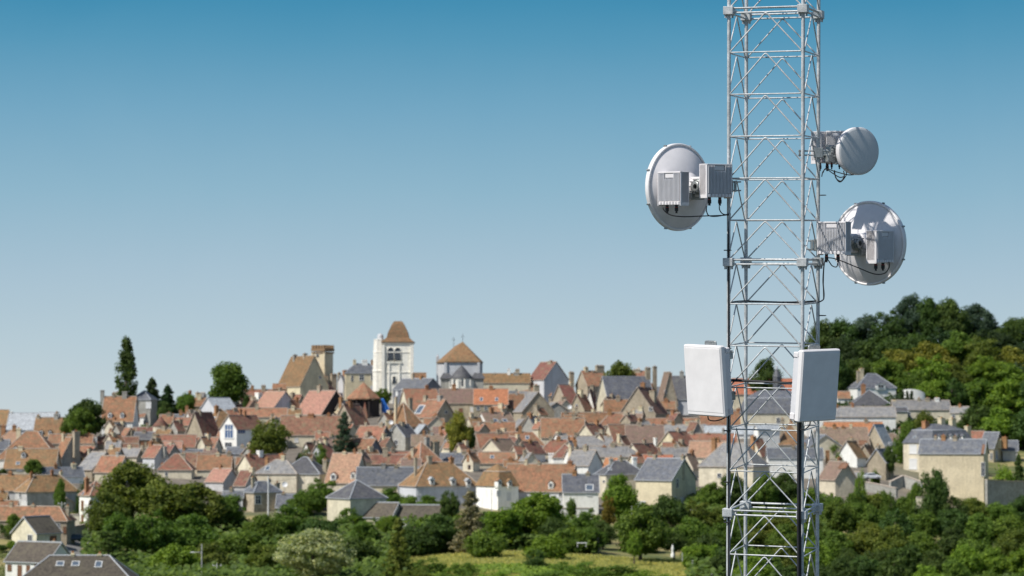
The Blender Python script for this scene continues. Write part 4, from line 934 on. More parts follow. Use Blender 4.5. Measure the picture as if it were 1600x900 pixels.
a=W(1051,868,470); mb=MB(); mb.lathe([(.35,-.3),(.35,.3),(.25,.4),(.2,.9),(.28,1.2),(.22,1.5),(.12,1.7),(.14,1.85),(.02,2.0)],10,0); o=mb.build('stone_marker',WM['white']); o.location=a; tag(o,'slender white stone marker at the edge of the walnut shade','stone marker')
a=W(909,853,486); E=empty('garden_table',a,'low white slab table at the foot of the mossy wall','table'); mb=MB(); mb.bbox(-1,1,-.5,.5,.5,.62,.03); mb.build('table_top',FRW,E)
for x in (-.8,.8): mb=MB(); mb.bbox(-.08,.08,-.4,.4,-.2,.5,.02); o=mb.build('leg',CONC,E); o.location=(x,0,0)
# satellite dishes on roofs
for px,py,lb in ((445,757,'white satellite dish beside the chimney of the small stone house'),(890,636,'white satellite dish left of the small stone gable'),(611,660,'white satellite dish on the peak of the rough stone gable cottage')):
    Y=depth_for(px,py+35); p=W(px,py,Y); E=empty('satellite_dish',p,lb,'satellite dish','satellite dishes on the roofs')
    mb=MB(); mb.lathe([(.0,.0),(.35,.04),(.62,.14),(.66,.17)],16,0,Matrix.Rotation(R(75),4,'X')); mb.build('reflector',FRW,E)
    mb=MB(); mb.tube([(0,.05,0),(0,.3,-1.8)],.04,6); mb.build('mast',GALVD,E)
# ------------------------------------------------------------------ trees
def leafmat():
    m,nt,b=newmat('foliage'); oi=N(nt,'ShaderNodeObjectInfo'); g=N(nt,'ShaderNodeNewGeometry'); tc=N(nt,'ShaderNodeTexCoord')
    n=noise(nt,tc.outputs['Object'],.9,2,.6)
    r=ramp(nt,g.outputs['Random Per Island'],[(.0,(.55,.6,.5)),(.5,(1,1,1)),(1.,(1.55,1.4,1.15))])
    r2=ramp(nt,n,[(.3,(.72,.78,.75)),(.7,(1.3,1.2,1.05))])
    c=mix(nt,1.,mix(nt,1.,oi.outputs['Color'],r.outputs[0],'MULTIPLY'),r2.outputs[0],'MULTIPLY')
    nt.links.new(c,b.inputs['Base Color']); b.inputs['Roughness'].default_value=.6; b.inputs['Specular IOR Level'].default_value=.25
    t=N(nt,'ShaderNodeBsdfTranslucent'); nt.links.new(mix(nt,1.,c,(1.2,1.25,.5),'MULTIPLY'),t.inputs['Color'])
    ms=N(nt,'ShaderNodeMixShader'); ms.inputs[0].default_value=.38
    out=nt.nodes['Material Output']; nt.links.new(b.outputs[0],ms.inputs[1]); nt.links.new(t.outputs[0],ms.inputs[2]); nt.links.new(ms.outputs[0],out.inputs[0])
    return m
LEAF=leafmat(); BARK=plain('bark',(.13,.10,.075),.95,0,.3,2.)
def leaves(mb,c,rad,n,ls,rnd,flat=0.,squash=1.):
    for _ in range(n):
        d=Vector((rnd.gauss(0,1),rnd.gauss(0,1),rnd.gauss(0,1))).normalized(); k=rnd.random()**.45
        p=c+Vector((d.x*rad,d.y*rad,d.z*rad*squash))*k
        nr=(d+Vector((rnd.gauss(0,.55),rnd.gauss(0,.55),rnd.gauss(0,.55)+.25+flat))).normalized()
        a=nr.orthogonal().normalized(); b=nr.cross(a); t=rnd.random()*6.28
        a,b=a*math.cos(t)+b*math.sin(t),b*math.cos(t)-a*math.sin(t)
        l=ls*rnd.uniform(.6,1.3); w=l*rnd.uniform(.5,.8)
        mb.add([p-a*l*.5,p+b*w*.5+nr*l*.08,p+a*l*.5,p-b*w*.5+nr*l*.08],[(0,1,2,3)],0)
def trunkmesh(h,r,limbs,rnd):
    mb=MB(); mb.tube([(0,0,-.6),(r*.3,0,h*.25),(-r*.2,r*.2,h*.6),(0,0,h*.92)],[r*1.25,r,r*.7,r*.2],8)
    for c in limbs:
        b=Vector((0,0,min(c.z*.75,h*rnd.uniform(.25,.5)))); m=b.lerp(c,.5)+Vector((0,0,-.3)); mb.tube([b,m,c],[r*.42,r*.28,r*.08],6)
    return mb
PROTO={}
def proto(key,seed,shape,leaf=.42,nl=90,ncl=55,**k):
    """unit: 10 m tall tree"""
    rnd=random.Random(seed); mb=MB(); cl=[]
    if shape=='round':
        w=k.get('w',4.6); zb=k.get('zb',2.2); H_=10.; cz=(H_+zb)/2; rz=(H_-zb)/2
        lob=[(Vector((rnd.uniform(-1,1),rnd.uniform(-1,1),rnd.uniform(-.6,1))).normalized(),rnd.uniform(.75,1.0)) for _ in range(7)]
        for i in range(ncl):
            d=Vector((rnd.gauss(0,1),rnd.gauss(0,1),rnd.gauss(0,1))).normalized()
            q=.70+.30*max(max(0,d.dot(l))**3*a for l,a in lob)
            rr=rnd.random()**.3*q; taper=1.-k.get('tp',.0)*max(0,d.z)
            c=Vector((d.x*(w-1)*rr*taper,d.y*(w-1)*rr*taper,cz+d.z*(rz-.9)*rr)); cl.append(c)
            leaves(mb,c,rnd.uniform(.75,1.35)*k.get('cr',1.),nl,leaf,rnd,.1,.8)
    elif shape=='column':
        w=k.get('w',1.7)
        for i in range(ncl):
            z=rnd.uniform(.5,9.7); t=z/10; env=w*min(1,(1-t)*2.2+.18)*min(1,t*5+.4); a=rnd.random()*6.28; q=rnd.random()**.5*env*.7
            c=Vector((math.cos(a)*q,math.sin(a)*q,z)); cl.append(c); leaves(mb,c,rnd.uniform(.45,.75)*k.get('cr',1.),nl,leaf,rnd,.3,1.3)
        cl=[]
    elif shape=='cone':   # conifer in tiers
        w=k.get('w',3.2); T=k.get('tiers',11)
        for i in range(T):
            t=(i+.4)/T; env=w*(1-t)**.8*rnd.uniform(.8,1.1)+.25; nb=max(4,int(8*(1-t))+3); o=rnd.random()*6
            for j in range(nb):
                a=o+6.283*j/nb+rnd.uniform(-.35,.35); L=env*rnd.uniform(.55,1.15); z=.9+8.7*t+rnd.uniform(-.45,.45)
                for q in (.35,.65,.95):
                    c=Vector((math.cos(a)*L*q,math.sin(a)*L*q,z-q*L*k.get('droop',.22))); leaves(mb,c,.62*(1.15-q*.4),max(6,int(nl*.28)),leaf,rnd,.6,.75)
        leaves(mb,Vector((0,0,9.6)),.3,14,leaf,rnd,.2,1.6)
    elif shape=='cedar':
        w=k.get('w',5.)
        for i in range(9):
            t=i/8; z=1.2+8.*t; env=w*(1-t*.75)*rnd.uniform(.75,1.1); nb=6
            for j in range(nb):
                a=6.283*j/nb+rnd.uniform(-.4,.4)+i; L=env*rnd.uniform(.5,1.05); 
                for q in (.4,.7,1.):
                    c=Vector((math.cos(a)*L*q,math.sin(a)*L*q,z+rnd.uniform(-.2,.3)+q*.2)); leaves(mb,c,.95,int(nl*.33),leaf,rnd,1.5,.22)
    elif shape=='bush':
        w=k.get('w',6.5)
        for i in range(ncl):
            d=Vector((rnd.gauss(0,1),rnd.gauss(0,1),abs(rnd.gauss(0,1))*.9)).normalized(); rr=rnd.random()**.35
            c=Vector((d.x*(w-1.4)*rr,d.y*(w-1.4)*rr,.8+d.z*7.6*rr)); cl.append(c); leaves(mb,c,rnd.uniform(1.1,2.),nl,leaf,rnd,.1,.85)
        cl=cl[:5]
    me=mb.build('crown',LEAF); me.hide_render=False; crown=me.data; bpy.data.objects.remove(me)
    tm=trunkmesh(8.8 if shape!='bush' else 5,k.get('tr',.26),cl[:9],rnd).build('trunk',BARK); td=tm.data; bpy.data.objects.remove(tm)
    PROTO[key]=(crown,td,k.get('w',{'round':4.6,'column':1.7,'cone':3.2,'cedar':5.,'bush':6.5}[shape]))
for i in range(5): proto('r%d'%i,40+i,'round',w=[4.6,5.2,4.2,5.6,4.8][i],zb=[.6,.2,1.0,-.2,.4][i],tp=[.1,.25,.0,.1,.35][i],ncl=[88,100,80,110,92][i],nl=120,leaf=.40)
proto('open',60,'round',w=5.,zb=1.2,ncl=64,nl=90,leaf=.42,cr=1.0)
proto('dense',61,'round',w=4.9,zb=.6,ncl=120,nl=110,leaf=.36,cr=.9)
proto('silver',62,'round',w=5.2,zb=.0,tp=.3,ncl=230,nl=70,leaf=.30,cr=.62)
proto('poplar',63,'column',w=1.75,ncl=120,nl=70,leaf=.30,cr=.9)
proto('oval',64,'round',w=3.9,zb=.6,tp=.05,ncl=110,nl=95,leaf=.34,cr=.85)
proto('cypress',65,'column',w=1.0,ncl=60,nl=60,leaf=.3,cr=.7)
proto('spruce',66,'cone',w=2.9,nl=90,leaf=.34,tiers=15); proto('bluecedar',67,'cone',w=3.6,nl=90,leaf=.34,droop=-.05,tiers=15); proto('darkcon',68,'cone',w=3.6,nl=120,leaf=.4,tiers=20)
proto('cedar',69,'cedar',w=5.5,nl=130,leaf=.4)
for i in range(3): proto('b%d'%i,70+i,'bush',w=[6.5,8.,5.4][i],ncl=60,nl=90,leaf=.55)
COLS={'g':((.115,.19,.034),'mid green'),'dg':((.07,.122,.032),'dark green'),'bg':((.16,.26,.035),'bright green'),'ol':((.135,.178,.036),'olive green'),
 'yg':((.22,.235,.045),'yellow green'),'bl':((.065,.10,.072),'bluish green'),'br':((.26,.25,.17),'brown dead looking'),'si':((.35,.39,.24),'silvery green'),
 'or':((.22,.17,.035),'orange tinged'),'vd':((.038,.072,.027),'very dark green')}
TREES=[]
KN={'r':('broadleaf_tree','tree'),'o':('broadleaf_tree','tree'),'d':('broadleaf_tree','tree'),'s':('broadleaf_tree','tree')}
def T(key,px,yt,w,Y,col='g',label=None,group=None,name='broadleaf_tree',cat='tree',lm=None,rz=None,zoff=0):
    rnd=random.Random(int(px*13+yt*7+Y)); x=(px-800)/F*Y; zg=gz(x,Y)+zoff; zt=W(px,yt,Y).z; hgt=zt-zg
    if hgt<.8: hgt=.8
    cw,td,pw=PROTO[key]; sw=w*S(Y)/2/pw*(1.12 if label else 1.45); sh=hgt/10.
    if not label and sh*10<sw*pw*2*.85: sh=sw*pw*2*.85/10; zg=zt.z-10*sh if hasattr(zt,'z') else zt-10*sh
    o=bpy.data.objects.new(name,None); COL.objects.link(o); o.empty_display_size=.3
    o.location=(x,Y,zg); o.rotation_euler=(0,0,rnd.uniform(0,6.28) if rz is None else rz); o.scale=(sw,sw*rnd.uniform(.9,1.1),sh)
    c0,cn=COLS[col]; k=rnd.uniform(.88,1.14); q=rnd.uniform(-.012,.012)
    cr=bpy.data.objects.new('crown',cw); COL.objects.link(cr); cr.parent=o; cr.color=(max(.01,c0[0]*k+q*.7),c0[1]*k,c0[2]*k,1)
    tr=bpy.data.objects.new('trunk',td); COL.objects.link(tr); tr.parent=o
    tag(o,label,cat,group)
    TREES.append((o,px,yt,hgt/S(Y),col,key,label)); 
    if lm: LMK.append((px,yt+10,lm))
    return o
Gd='trees in the old town'
# featured trees
T('poplar',197,530,38,828,'dg','tall slender poplar rising alone above the orange manor',None,'poplar_tree','poplar',lm='the tall slender poplar',zoff=-1)
T('r1',133,613,82,716,'dg','broad dark spreading tree on the skyline left of the orange manor',Gd,lm='the broad dark skyline tree')
T('r1',126,628,62,712,'g','olive lower crown leaning at the left foot of the dark skyline tree',Gd)
T('darkcon',238,589,46,845,'vd','dark conifer just right of the tall poplar',Gd,'conifer','conifer')
T('darkcon',262,600,40,842,'vd','dark conifer with ragged top between poplar and leafy tree',Gd,'conifer','conifer')
T('r4',258,622,30,800,'dg','dark green tree in front of the ragged conifers',Gd)
T('r2',292,608,36,832,'g','leafy tree with notched top left of the oval tree',Gd)
T('oval',358,546,82,834,'g','large oval dense tree standing on the skyline, centre left',None,'broadleaf_tree','tree',lm='the large oval tree',zoff=-4)
T('r0',386,612,18,820,'dg','little dark tree at the right foot of the large oval tree',Gd)
T('b0',275,657,34,770,'g','clipped bushy shrub right of the round turret',None,'shrub','shrub')
T('b1',228,660,30,790,'g','low green shrub at the foot of the square grey tower house',None,'shrub','shrub')
T('b1',165,672,26,715,'dg','dark round shrub in the manor garden',None,'shrub','shrub')
T('dense',421,647,78,662,'ol','big round dark olive tree in the middle of the roofs, centre left',None,lm='the big round olive tree')
T('bluecedar',538,642,44,690,'bl','blue green cedar beside the ivy covered house',None,'cedar_tree','cedar',lm='the blue green cedar')
T('r3',715,636,54,690,'yg','yellow green tree in mid town below the grey brown roof',None,lm='the yellow green tree')
T('r0',734,658,22,690,'dg','dark green small tree touching the yellow green tree',Gd)
T('dense',598,603,36,852,'g','round clipped green tree at the foot of the white church tower',None)
T('r1',968,554,62,880,'ol','leafy tree on the skyline between stone chimneys',None,lm='the skyline tree between chimneys')
T('r3',1198,553,64,850,'dg','tree seen through the tower above the orange roof',None)
T('dense',893,773,18,562,'g','small round tree against the white stone wall',None)
T('r4',966,731,72,560,'bg','fresh green rounded tree beside the veranda',None,lm='the fresh green veranda tree')
T('open',950,768,30,548,'or','small orange tinged tree by the white wall',None)
T('b2',502,688,28,668,'g','green hedge bush below the ivy covered house',None,'shrub','shrub')
T('b0',478,694,34,662,'dg','dark reddish bush left of the pale gable',None,'shrub','shrub')
T('r0',1044,763,76,548,'dg','dark fig like tree below the big slate gable house',None)
T('r3',1000,778,104,492,'g','wide walnut tree with visible trunk at the meadow edge',None,'walnut_tree','tree',lm='the wide walnut tree')
T('open',990,822,34,478,'bg','small bright green tree in front of the wide walnut tree',None)
T('spruce',735,764,62,500,'br','dead looking brown spruce in the centre foreground',None,'spruce_tree','spruce',lm='the brown spruce')
T('r1',835,758,120,516,'bg','large bright green tree right of the brown spruce',None,lm='the large bright green tree')
T('r2',786,786,70,508,'bg','bright leafy tree between the brown spruce and large bright tree',None)
T('dense',702,760,40,556,'dg','dark round tree behind the brown spruce',None)
T('silver',489,810,152,428,'si','large silvery leaved rounded tree at the bottom, left of centre',None,lm='the large silvery tree')
T('spruce',624,806,50,432,'ol','slim olive conifer at the bottom right of silvery tree',None,'conifer','conifer')
T('cedar',172,828,96,470,'dg','dark layered cedar beside the roof with three skylights',None,'cedar_tree','cedar',lm='the dark layered cedar')
T('b0',838,853,46,446,'dg','round dark shrub at the right end of the dry meadow',None,'shrub','shrub')
T('b1',1456,718,66,584,'dg','bushy dark tree in front of the plain cream barn',None,'broadleaf_tree','tree',lm='the bushy tree by the cream barn')
T('r4',1462,722,44,588,'dg','upright dark tree rising behind the bush at the cream barn',None)
T('b2',1568,716,46,630,'bg','bright green hedge on the retaining wall right',None,'shrub','shrub')
T('darkcon',1590,708,26,640,'dg','dark conical shrub near the right edge above the retaining wall',None,'conifer','conifer')
T('r1',1440,631,54,700,'ol','olive tree in front of the long grey roofed range',None)
T('r2',1418,646,30,694,'g','green shrubby tree below the cream cube house',None)
T('b0',1405,666,30,690,'g','low hedge bush under the cream cube house',None,'shrub','shrub')
for px,l in ((1410,'leftmost of the three slim cypresses by the curved white wall'),(1417,'middle of the three slim cypresses by the curved white wall'),(1424,'rightmost of the three slim cypresses by the curved white wall')): T('cypress',px,611,9,779,'vd',l,'slim cypresses on the hill','cypress_tree','cypress')
T('r1',1300,684,30,690,'g','leafy tree between the faded pink roof and right mast leg',Gd)
T('r4',1388,690,26,655,'dg','dark small tree at the foot of the brown hipped roof',Gd)
T('r1',1428,744,34,590,'g','green tree on the terrace left of the cream barn',Gd)
T('b1',1385,752,36,584,'g','low green shrub in front of the terrace wall',None,'shrub','shrub')
T('b0',1340,756,34,588,'dg','dark green shrub below the pale stone shed',None,'shrub','shrub')
T('r2',1366,728,20,618,'g','slim green tree beside the bare stone gable',Gd)
T('b2',1310,699,24,640,'bg','bright shrub between pale gables right of the mast',None,'shrub','shrub')
T('b0',1344,726,26,612,'bg','bright shrub left of the bare stone gable',None,'shrub','shrub')
for px,yt,w,Y,c,l in ((55,712,40,618,'g','leafy bush before the low moss tiled house'),(8,727,30,600,'dg','dark bush at the left edge below the white wall'),(95,740,24,560,'g','slim green tree right of the large ochre barn'),(130,745,22,570,'dg','dark green tree behind the tall white house'),(12,806,40,520,'dg','dark tree at left edge in front of the farmhouse'),(26,796,36,512,'g','green tree against the long orange farmhouse'),(5,850,34,500,'dg','dark shrubby tree left of the cream gabled barn'),(22,842,22,500,'bg','bright bush at the foot of the cream gabled barn'),(40,862,26,478,'g','low bush left of the white house with brown doors'),(96,778,14,548,'g','narrow shrub beside the tiny grey shed'),(210,886,30,436,'dg','dark bush right of the three skylight roof')):
    T(random.Random(px).choice(['r0','r1','r4','b0']),px,yt,w,Y,c,l,Gd)
_md=0
for px,yt,w,Y,c,l in ((672,862,64,440,'g','broad green bramble mound at the left end of the meadow'),(722,868,58,428,'g','low green bramble mound left of meadow centre'),(700,888,70,412,'g','bramble mound at the bottom edge below meadow centre'),(775,884,60,410,'bg','bright green mound in the middle of the meadow bottom'),(900,866,90,430,'g','wide bramble mound right of the round dark meadow shrub'),(960,872,90,424,'g','wide green bramble mound right of meadow centre'),(1010,882,80,416,'bg','bright bramble mound toward the mast in the meadow'),(1056,890,60,410,'g','bramble mound nearest the left mast leg'),(860,884,80,412,'g','low wide mound at the meadow bottom edge'),(650,880,60,420,'ol','olive mound beside the slim olive conifer')):
    T('b%d'%(_md%3),px,yt+5,w*1.2,Y,c,l,'bramble mounds in the meadow','shrub','shrub'); _md+=1
for px,yt,w,Y,c in ((208,706,92,560,'ol'),(168,758,60,530,'ol'),(262,738,84,548,'ol'),(312,740,92,552,'ol'),(352,764,54,556,'g'),(240,790,80,505,'g'),(368,796,44,560,'dg'),(188,792,52,500,'g'),(300,792,90,512,'g'),(272,836,90,465,'bg'),
    (505,742,56,588,'g'),(478,756,50,580,'g'),(548,788,40,560,'g'),(412,796,60,540,'g'),(455,782,62,545,'g'),(500,800,60,525,'dg'),(572,806,50,520,'g'),(648,806,70,500,'dg'),(690,796,62,505,'dg'),(380,820,70,500,'g'),(330,838,70,470,'ol'),(560,830,70,470,'dg'),(420,840,60,462,'ol'),(605,800,34,545,'bg'),(610,756,44,588,'g'),(640,770,44,580,'g'),(668,768,44,576,'g'),
    (880,822,46,500,'g'),(920,790,52,535,'g'),(868,800,50,508,'dg'),(760,820,60,482,'g'),(852,826,60,480,'bg'),(942,808,40,520,'dg'),(1000,808,70,520,'g'),(1078,800,60,505,'g'),(1052,820,40,500,'dg'),(860,770,30,560,'g')):
    T(random.Random(px*3).choice(['r0','r1','r2','r3','r4','open']),px,yt,w,Y,c,None,'trees in the belt below the town')
def wood(rows,area,gp):
    rnd=random.Random(len(area)*5+rows[0][0])
    for Y,x0,x1,st,prof,w,cs in rows:
        x=x0+rnd.uniform(0,st*.5)
        while x<x1:
            yt=_ip([p[0] for p in prof],[p[1] for p in prof],x)+rnd.uniform(-12,10)
            T(rnd.choice(['r0','r1','r2','r3','r4','open' if w>40 else 'r2']),x,yt,w*rnd.uniform(.85,1.25),Y+rnd.uniform(-8,8),rnd.choice(cs),None,gp)
            TREES[-1]=TREES[-1][:6]+(None,)
            x+=st*rnd.uniform(.8,1.2)
w1=[(590,1100,1600,34,[(1100,752),(1180,742),(1230,748),(1290,768),(1360,772),(1450,772),(1520,778),(1600,786)],46,['g','dg','g','ol','dg']),
 (555,1085,1610,38,[(1085,790),(1300,790),(1450,792),(1600,806)],52,['g','dg','ol','g','dg']),
 (515,1075,1610,42,[(1075,812),(1300,818),(1600,832)],56,['dg','g','ol','g']),
 (478,1078,1610,42,[(1078,838),(1300,846),(1600,858)],58,['g','dg','bg','ol']),
 (440,1120,1610,44,[(1120,872),(1300,872),(1600,884)],58,['dg','g','dg','bg'])]
w1.append((468,1075,1125,26,[(1040,842),(1125,838)],44,['g','bg','dg']))
w1.append((515,640,930,36,[(640,806),(760,800),(930,812)],50,['g','dg','bg','g']))
w1=[tuple(r) for r in w1]
wood([(a,b,c,d*1.1,[(x,y-6) for x,y in p],w*.95,cs) for a,b,c,d,p,w,cs in w1[:5]],'lower right wood','trees in the lower right wood')
w2=[(955,1285,1610,34,[(1285,500),(1320,488),(1370,478),(1410,468),(1440,459),(1500,470),(1535,478),(1548,494),(1580,496),(1610,506)],54,['dg','dg','bl','dg']),
 (905,1300,1610,36,[(1300,545),(1400,520),(1500,520),(1600,530)],54,['vd','dg','dg']),
 (872,1390,1610,36,[(1390,560),(1420,545),(1500,535),(1600,552)],54,['ol','yg','g','ol']),
 (835,1300,1395,32,[(1300,560),(1395,568)],46,['dg','dg','g']),
 (835,1400,1610,36,[(1400,585),(1450,568),(1520,570),(1600,580)],52,['g','bg','ol']),
 (790,1450,1610,36,[(1450,605),(1500,600),(1600,608)],50,['g','dg','bg']),
 (740,1520,1610,34,[(1520,636),(1600,640)],50,['g','bg','dg'])]
wood(w1[5:],'middle belt','trees in the belt below the town')
wood([(a,b,c,d*(1.15 if a<950 else 1),[(x,y-(16 if a<950 else 2)) for x,y in p],w*(1.15 if a<950 else 1.1),cs) for a,b,c,d,p,w,cs in w2],'hilltop wood','trees in the hilltop wood')
w3=[(475,150,640,52,[(150,850),(300,862),(450,862),(640,868)],62,['g','ol','dg']),(437,215,650,56,[(215,890),(420,888),(650,892)],60,['g','ol','dg'])]
wood(w3,'left foreground belt','trees in the belt below the town')
# ------------------------------------------------------------------ uncountable growth
def stuff(name,label_poly,n,hgt,leaf,col,seed,dens=None,kind='leaf'):
    rnd=random.Random(seed); mb=MB()
    k=0
    while k<n:
        x0,x1,Y0,Y1=label_poly[rnd.randrange(len(label_poly))]
        Y=rnd.uniform(Y0,Y1); px=rnd.uniform(x0,x1); x=(px-800)/F*Y
        if dens and not dens(x,Y,rnd): k+=.2; continue
        k+=1; z=gz(x,Y)
        if kind=='leaf':
            h=hgt*rnd.random(); nr=Vector((rnd.gauss(0,.5),rnd.gauss(0,.5)-.3,1)).normalized(); a=nr.orthogonal().normalized(); b=nr.cross(a); l=leaf*rnd.uniform(.6,1.4); t=rnd.random()*6.28
            a,b=a*math.cos(t)+b*math.sin(t),b*math.cos(t)-a*math.sin(t); p=Vector((x,Y,z+h)); mb.add([p-a*l*.5,p+b*l*.35,p+a*l*.5,p-b*l*.35],[(0,1,2,3)],0)
        else:
            for q in range(3):
                t=rnd.random()*6.28; l=hgt*rnd.uniform(.5,1.2); d=Vector((math.cos(t),math.sin(t),0))*leaf; p=Vector((x,Y,z)); e=p+Vector((rnd.gauss(0,.15),rnd.gauss(0,.15),l)); mb.add([p-d,p+d,e],[(0,1,2)],0)
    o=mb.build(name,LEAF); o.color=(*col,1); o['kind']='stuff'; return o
def clump(x,Y,rnd):
    v=mnoise.noise(Vector((x*.11,Y*.06,.3)))+.5*mnoise.noise(Vector((x*.4,Y*.2,4.)))
    return v>.02
stuff('undergrowth',[(1070,1620,425,600),(130,640,430,560),(640,930,505,560),(1070,1300,560,610)],60000,3.0,1.1,(.10,.16,.035),5)
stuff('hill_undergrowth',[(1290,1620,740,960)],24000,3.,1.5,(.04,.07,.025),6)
stuff('meadow_scrub',[(620,1110,400,452)],24000,1.0,.5,(.19,.29,.05),7,clump)
stuff('meadow_grass',[(600,1140,400,500)],30000,.6,.12,(.50,.50,.20),8,None,'blade')
stuff('roadside_grass',[(0,60,440,500),(60,160,560,590)],3000,.6,.4,(.10,.13,.03),9)
# ------------------------------------------------------------------ labels for the unlabelled trees
LK=LMK+[(1134,840,'the left mast leg'),(1247,840,'the front mast leg'),(1283,840,'the right mast leg')]
def tree_labels():
    used=set(o.get('label') for o in bpy.data.objects if o.get('label'))
    area={'trees in the lower right wood':'lower right wood','trees in the hilltop wood':'hilltop wood','trees in the belt below the town':'tree belt'}
    byg={}
    for t in TREES:
        o,px,yt,hp,col,key,l=t
        if o.get('label'): continue
        byg.setdefault(o['group'],[]).append(t)
    for g,L in byg.items():
        rows={}
        for t in L: rows.setdefault((t[4]),[]).append(t)
        for (col),Q in rows.items():
            Q.sort(key=lambda t:t[1]); n=len(Q)
            for i,(o,px,yt,hp,c,key,_) in enumerate(Q):
                # nearest landmark
                cy=yt+12; best=sorted(LK,key=lambda m:abs(m[0]-px)*1.0+abs(m[1]-cy)*.8)[:3]
                shape={'o':'thin crowned','r':''}.get(key[0],''); size='tall' if hp>80 else('low' if hp<42 else '')
                ok=False
                for m in best:
                    dx,dy=px-m[0],cy-m[1]
                    if abs(dx)>abs(dy)*1.6: rel='right of' if dx>0 else 'left of'
                    elif abs(dy)>abs(dx)*1.6: rel='below' if dy>0 else 'above'
                    else: rel=('lower right of' if dx>0 else 'lower left of') if dy>0 else ('upper right of' if dx>0 else 'upper left of')
                    s_=' '.join(x for x in (size,shape,COLS[c][1],'tree in the',area[g]+',',rel,m[2]) if x)
                    if s_ not in used and len(s_.split())<=16: ok=True; break
                if not ok:
                    od=['first','second','third','fourth','fifth','sixth','seventh','eighth','ninth','tenth','eleventh','twelfth','thirteenth','fourteenth','fifteenth','sixteenth','seventeenth','eighteenth','nineteenth','twentieth']
                    a,dr=(i,'left') if i<n/2 else (n-1-i,'right'); s_='%s tree in the %s, %s from the %s of its shade'%(COLS[c][1],area[g],od[min(a,19)],dr)
                used.add(s_); o['label']=s_
tree_labels()
def infill_labels():
    used=set(o.get('label') for o in bpy.data.objects if o.get('label'))
    RN={'tile':'red tiled','brown':'dark red','ochre':'mossy ochre','gbrown':'grey brown','slate':'slate','lslate':'weathered slate','pink':'pink'}
    WN={'cream':'cream','stone':'stone','yellow':'yellow stone','white':'white','gstone':'grey stone'}
    od=['','second ','third ','fourth ','fifth ']
    for h in INFH:
        gx,gy,rf,wl,ro=h.info; k='gabled' if abs(ro)>40 else 'low'
        for q in range(40):
            best=sorted([m for m in LMK if 'tree' not in m[2]],key=lambda m:abs(m[0]-gx)+abs(m[1]-gy)*.8); m=best[q%8]
            dx,dy=gx-m[0],gy-m[1]
            if abs(dx)>abs(dy)*1.6: rel='right of' if dx>0 else 'left of'
            elif abs(dy)>abs(dx)*1.6: rel='below' if dy>0 else 'above'
            else: rel=('lower right of' if dx>0 else 'lower left of') if dy>0 else ('upper right of' if dx>0 else 'upper left of')
            s_='small %s %s house with %s wall, %s %s'%(k,RN[rf],WN[wl],rel,m[2])
            if s_ not in used and len(s_.split())<=16: break
        used.add(s_); h.E['label']=s_
infill_labels()
# ------------------------------------------------------------------ lattice mast (0.87 m wide, 30 m away)
AL=math.atan((HOR-370)/F); YT=30.0; PX=F/YT   # 133 px per metre
OT=W(1209,409,YT)
FR_=Matrix.Translation(OT)@Matrix(((1,0,0,0),(0,math.cos(AL),-math.sin(AL),0),(0,math.sin(AL),math.cos(AL),0),(0,0,0,1)))
FI=FR_.inverted()
def TP(px,py,d):     # point in mast frame (x, depth, up) seen at a pixel of the photo at depth d
    dr=W(px,py,1.); o=FI@Vector((0,0,0)); v=FI.to_3x3()@dr
    t=(d-o.y)/v.y; return o+v*t
TH=R(18.5); w=116.5/PX; hw=w/2; SEC=389/PX; NS=6; PAN=SEC/NS
MT=FR_@Matrix.Rotation(-TH,4,'Z')
mast=empty('lattice_mast',MT@Matrix.Translation((0,0,0)),'tall square galvanised steel lattice mast carrying dishes and panel antennas','lattice mast')
zbot=-(OT.z+27.2)/math.cos(AL); ztop=2*SEC
for i,(x,y) in enumerate([(-hw,-hw),(hw,-hw),(hw,hw),(-hw,hw)]):
    mb=MB(); mb.tube([(x,y,z) for z in (zbot,-SEC*6,-SEC*3,-SEC,0,SEC,ztop)],.0215,20); mb.build('leg',GALV,mast)
def fillet(P,r,k=4,closed=True):
    out=[];n=len(P)
    for i in range(n):
        p=Vector(P[i]); a=(Vector(P[i-1])-p).normalized(); b=(Vector(P[(i+1)%n])-p).normalized()
        for j in range(k+1):
            t=j/k; q0=p+a*r; q1=p+b*r; out.append(q0*(1-t)**2+p*2*t*(1-t)+q1*t*t)
    return out
rr=.0082
def facemat(f): return Matrix.Rotation(R(90)*f,4,'Z')@Matrix.Translation((0,-hw,0))
nsec=int((ztop-zbot)/SEC)+1
for k in range(nsec):
    zt=ztop-k*SEC
    for f in range(4):
        Mf=facemat(f); mb=MB()
        for p in range(NS):
            z1=zt-p*PAN-.022-(.018 if p==0 else 0); z0=zt-(p+1)*PAN+(.028 if p==NS-1 else 0)
            if z0<zbot: break
            q=fillet([(-hw+.008,-.012,z0),(0,-.012,z1+.012),(hw-.008,-.012,z0)],.03); mb.tube(q,rr,8,0,True,Mf)
        if mb.v: mb.build('lattice_brace',GALV,mast)
for k in range(nsec):
    z=ztop-k*SEC
    if z<zbot: break
    for f in range(4):
        Mf=facemat(f); mb=MB()
        for dz in (.024,-.026):
            if dz<0 or True: mb.tube([(-hw,-.0,z+dz),(hw,-.0,z+dz)],.0105,10,0,False,Mf)
        mb.build('joint_bar',GALV,mast)
        mb=MB(); Mj=facemat(f)@Matrix.Translation((-hw,0,0)); b=.058
        mb.bbox(-b,b,-b,b,z-.047,z+.047,.004,0,Mj)
        for sx in (-1,1):
            for sy in (-1,1): mb.tube([(sx*.036,sy*.036,z-.085),(sx*.036,sy*.036,z-.04)],.0085,8,0,False,Mj); mb.tube([(sx*.036,sy*.036,z-.058),(sx*.036,sy*.036,z-.047)],.013,6,0,False,Mj)
        mb.build('joint_block',GALV,mast)
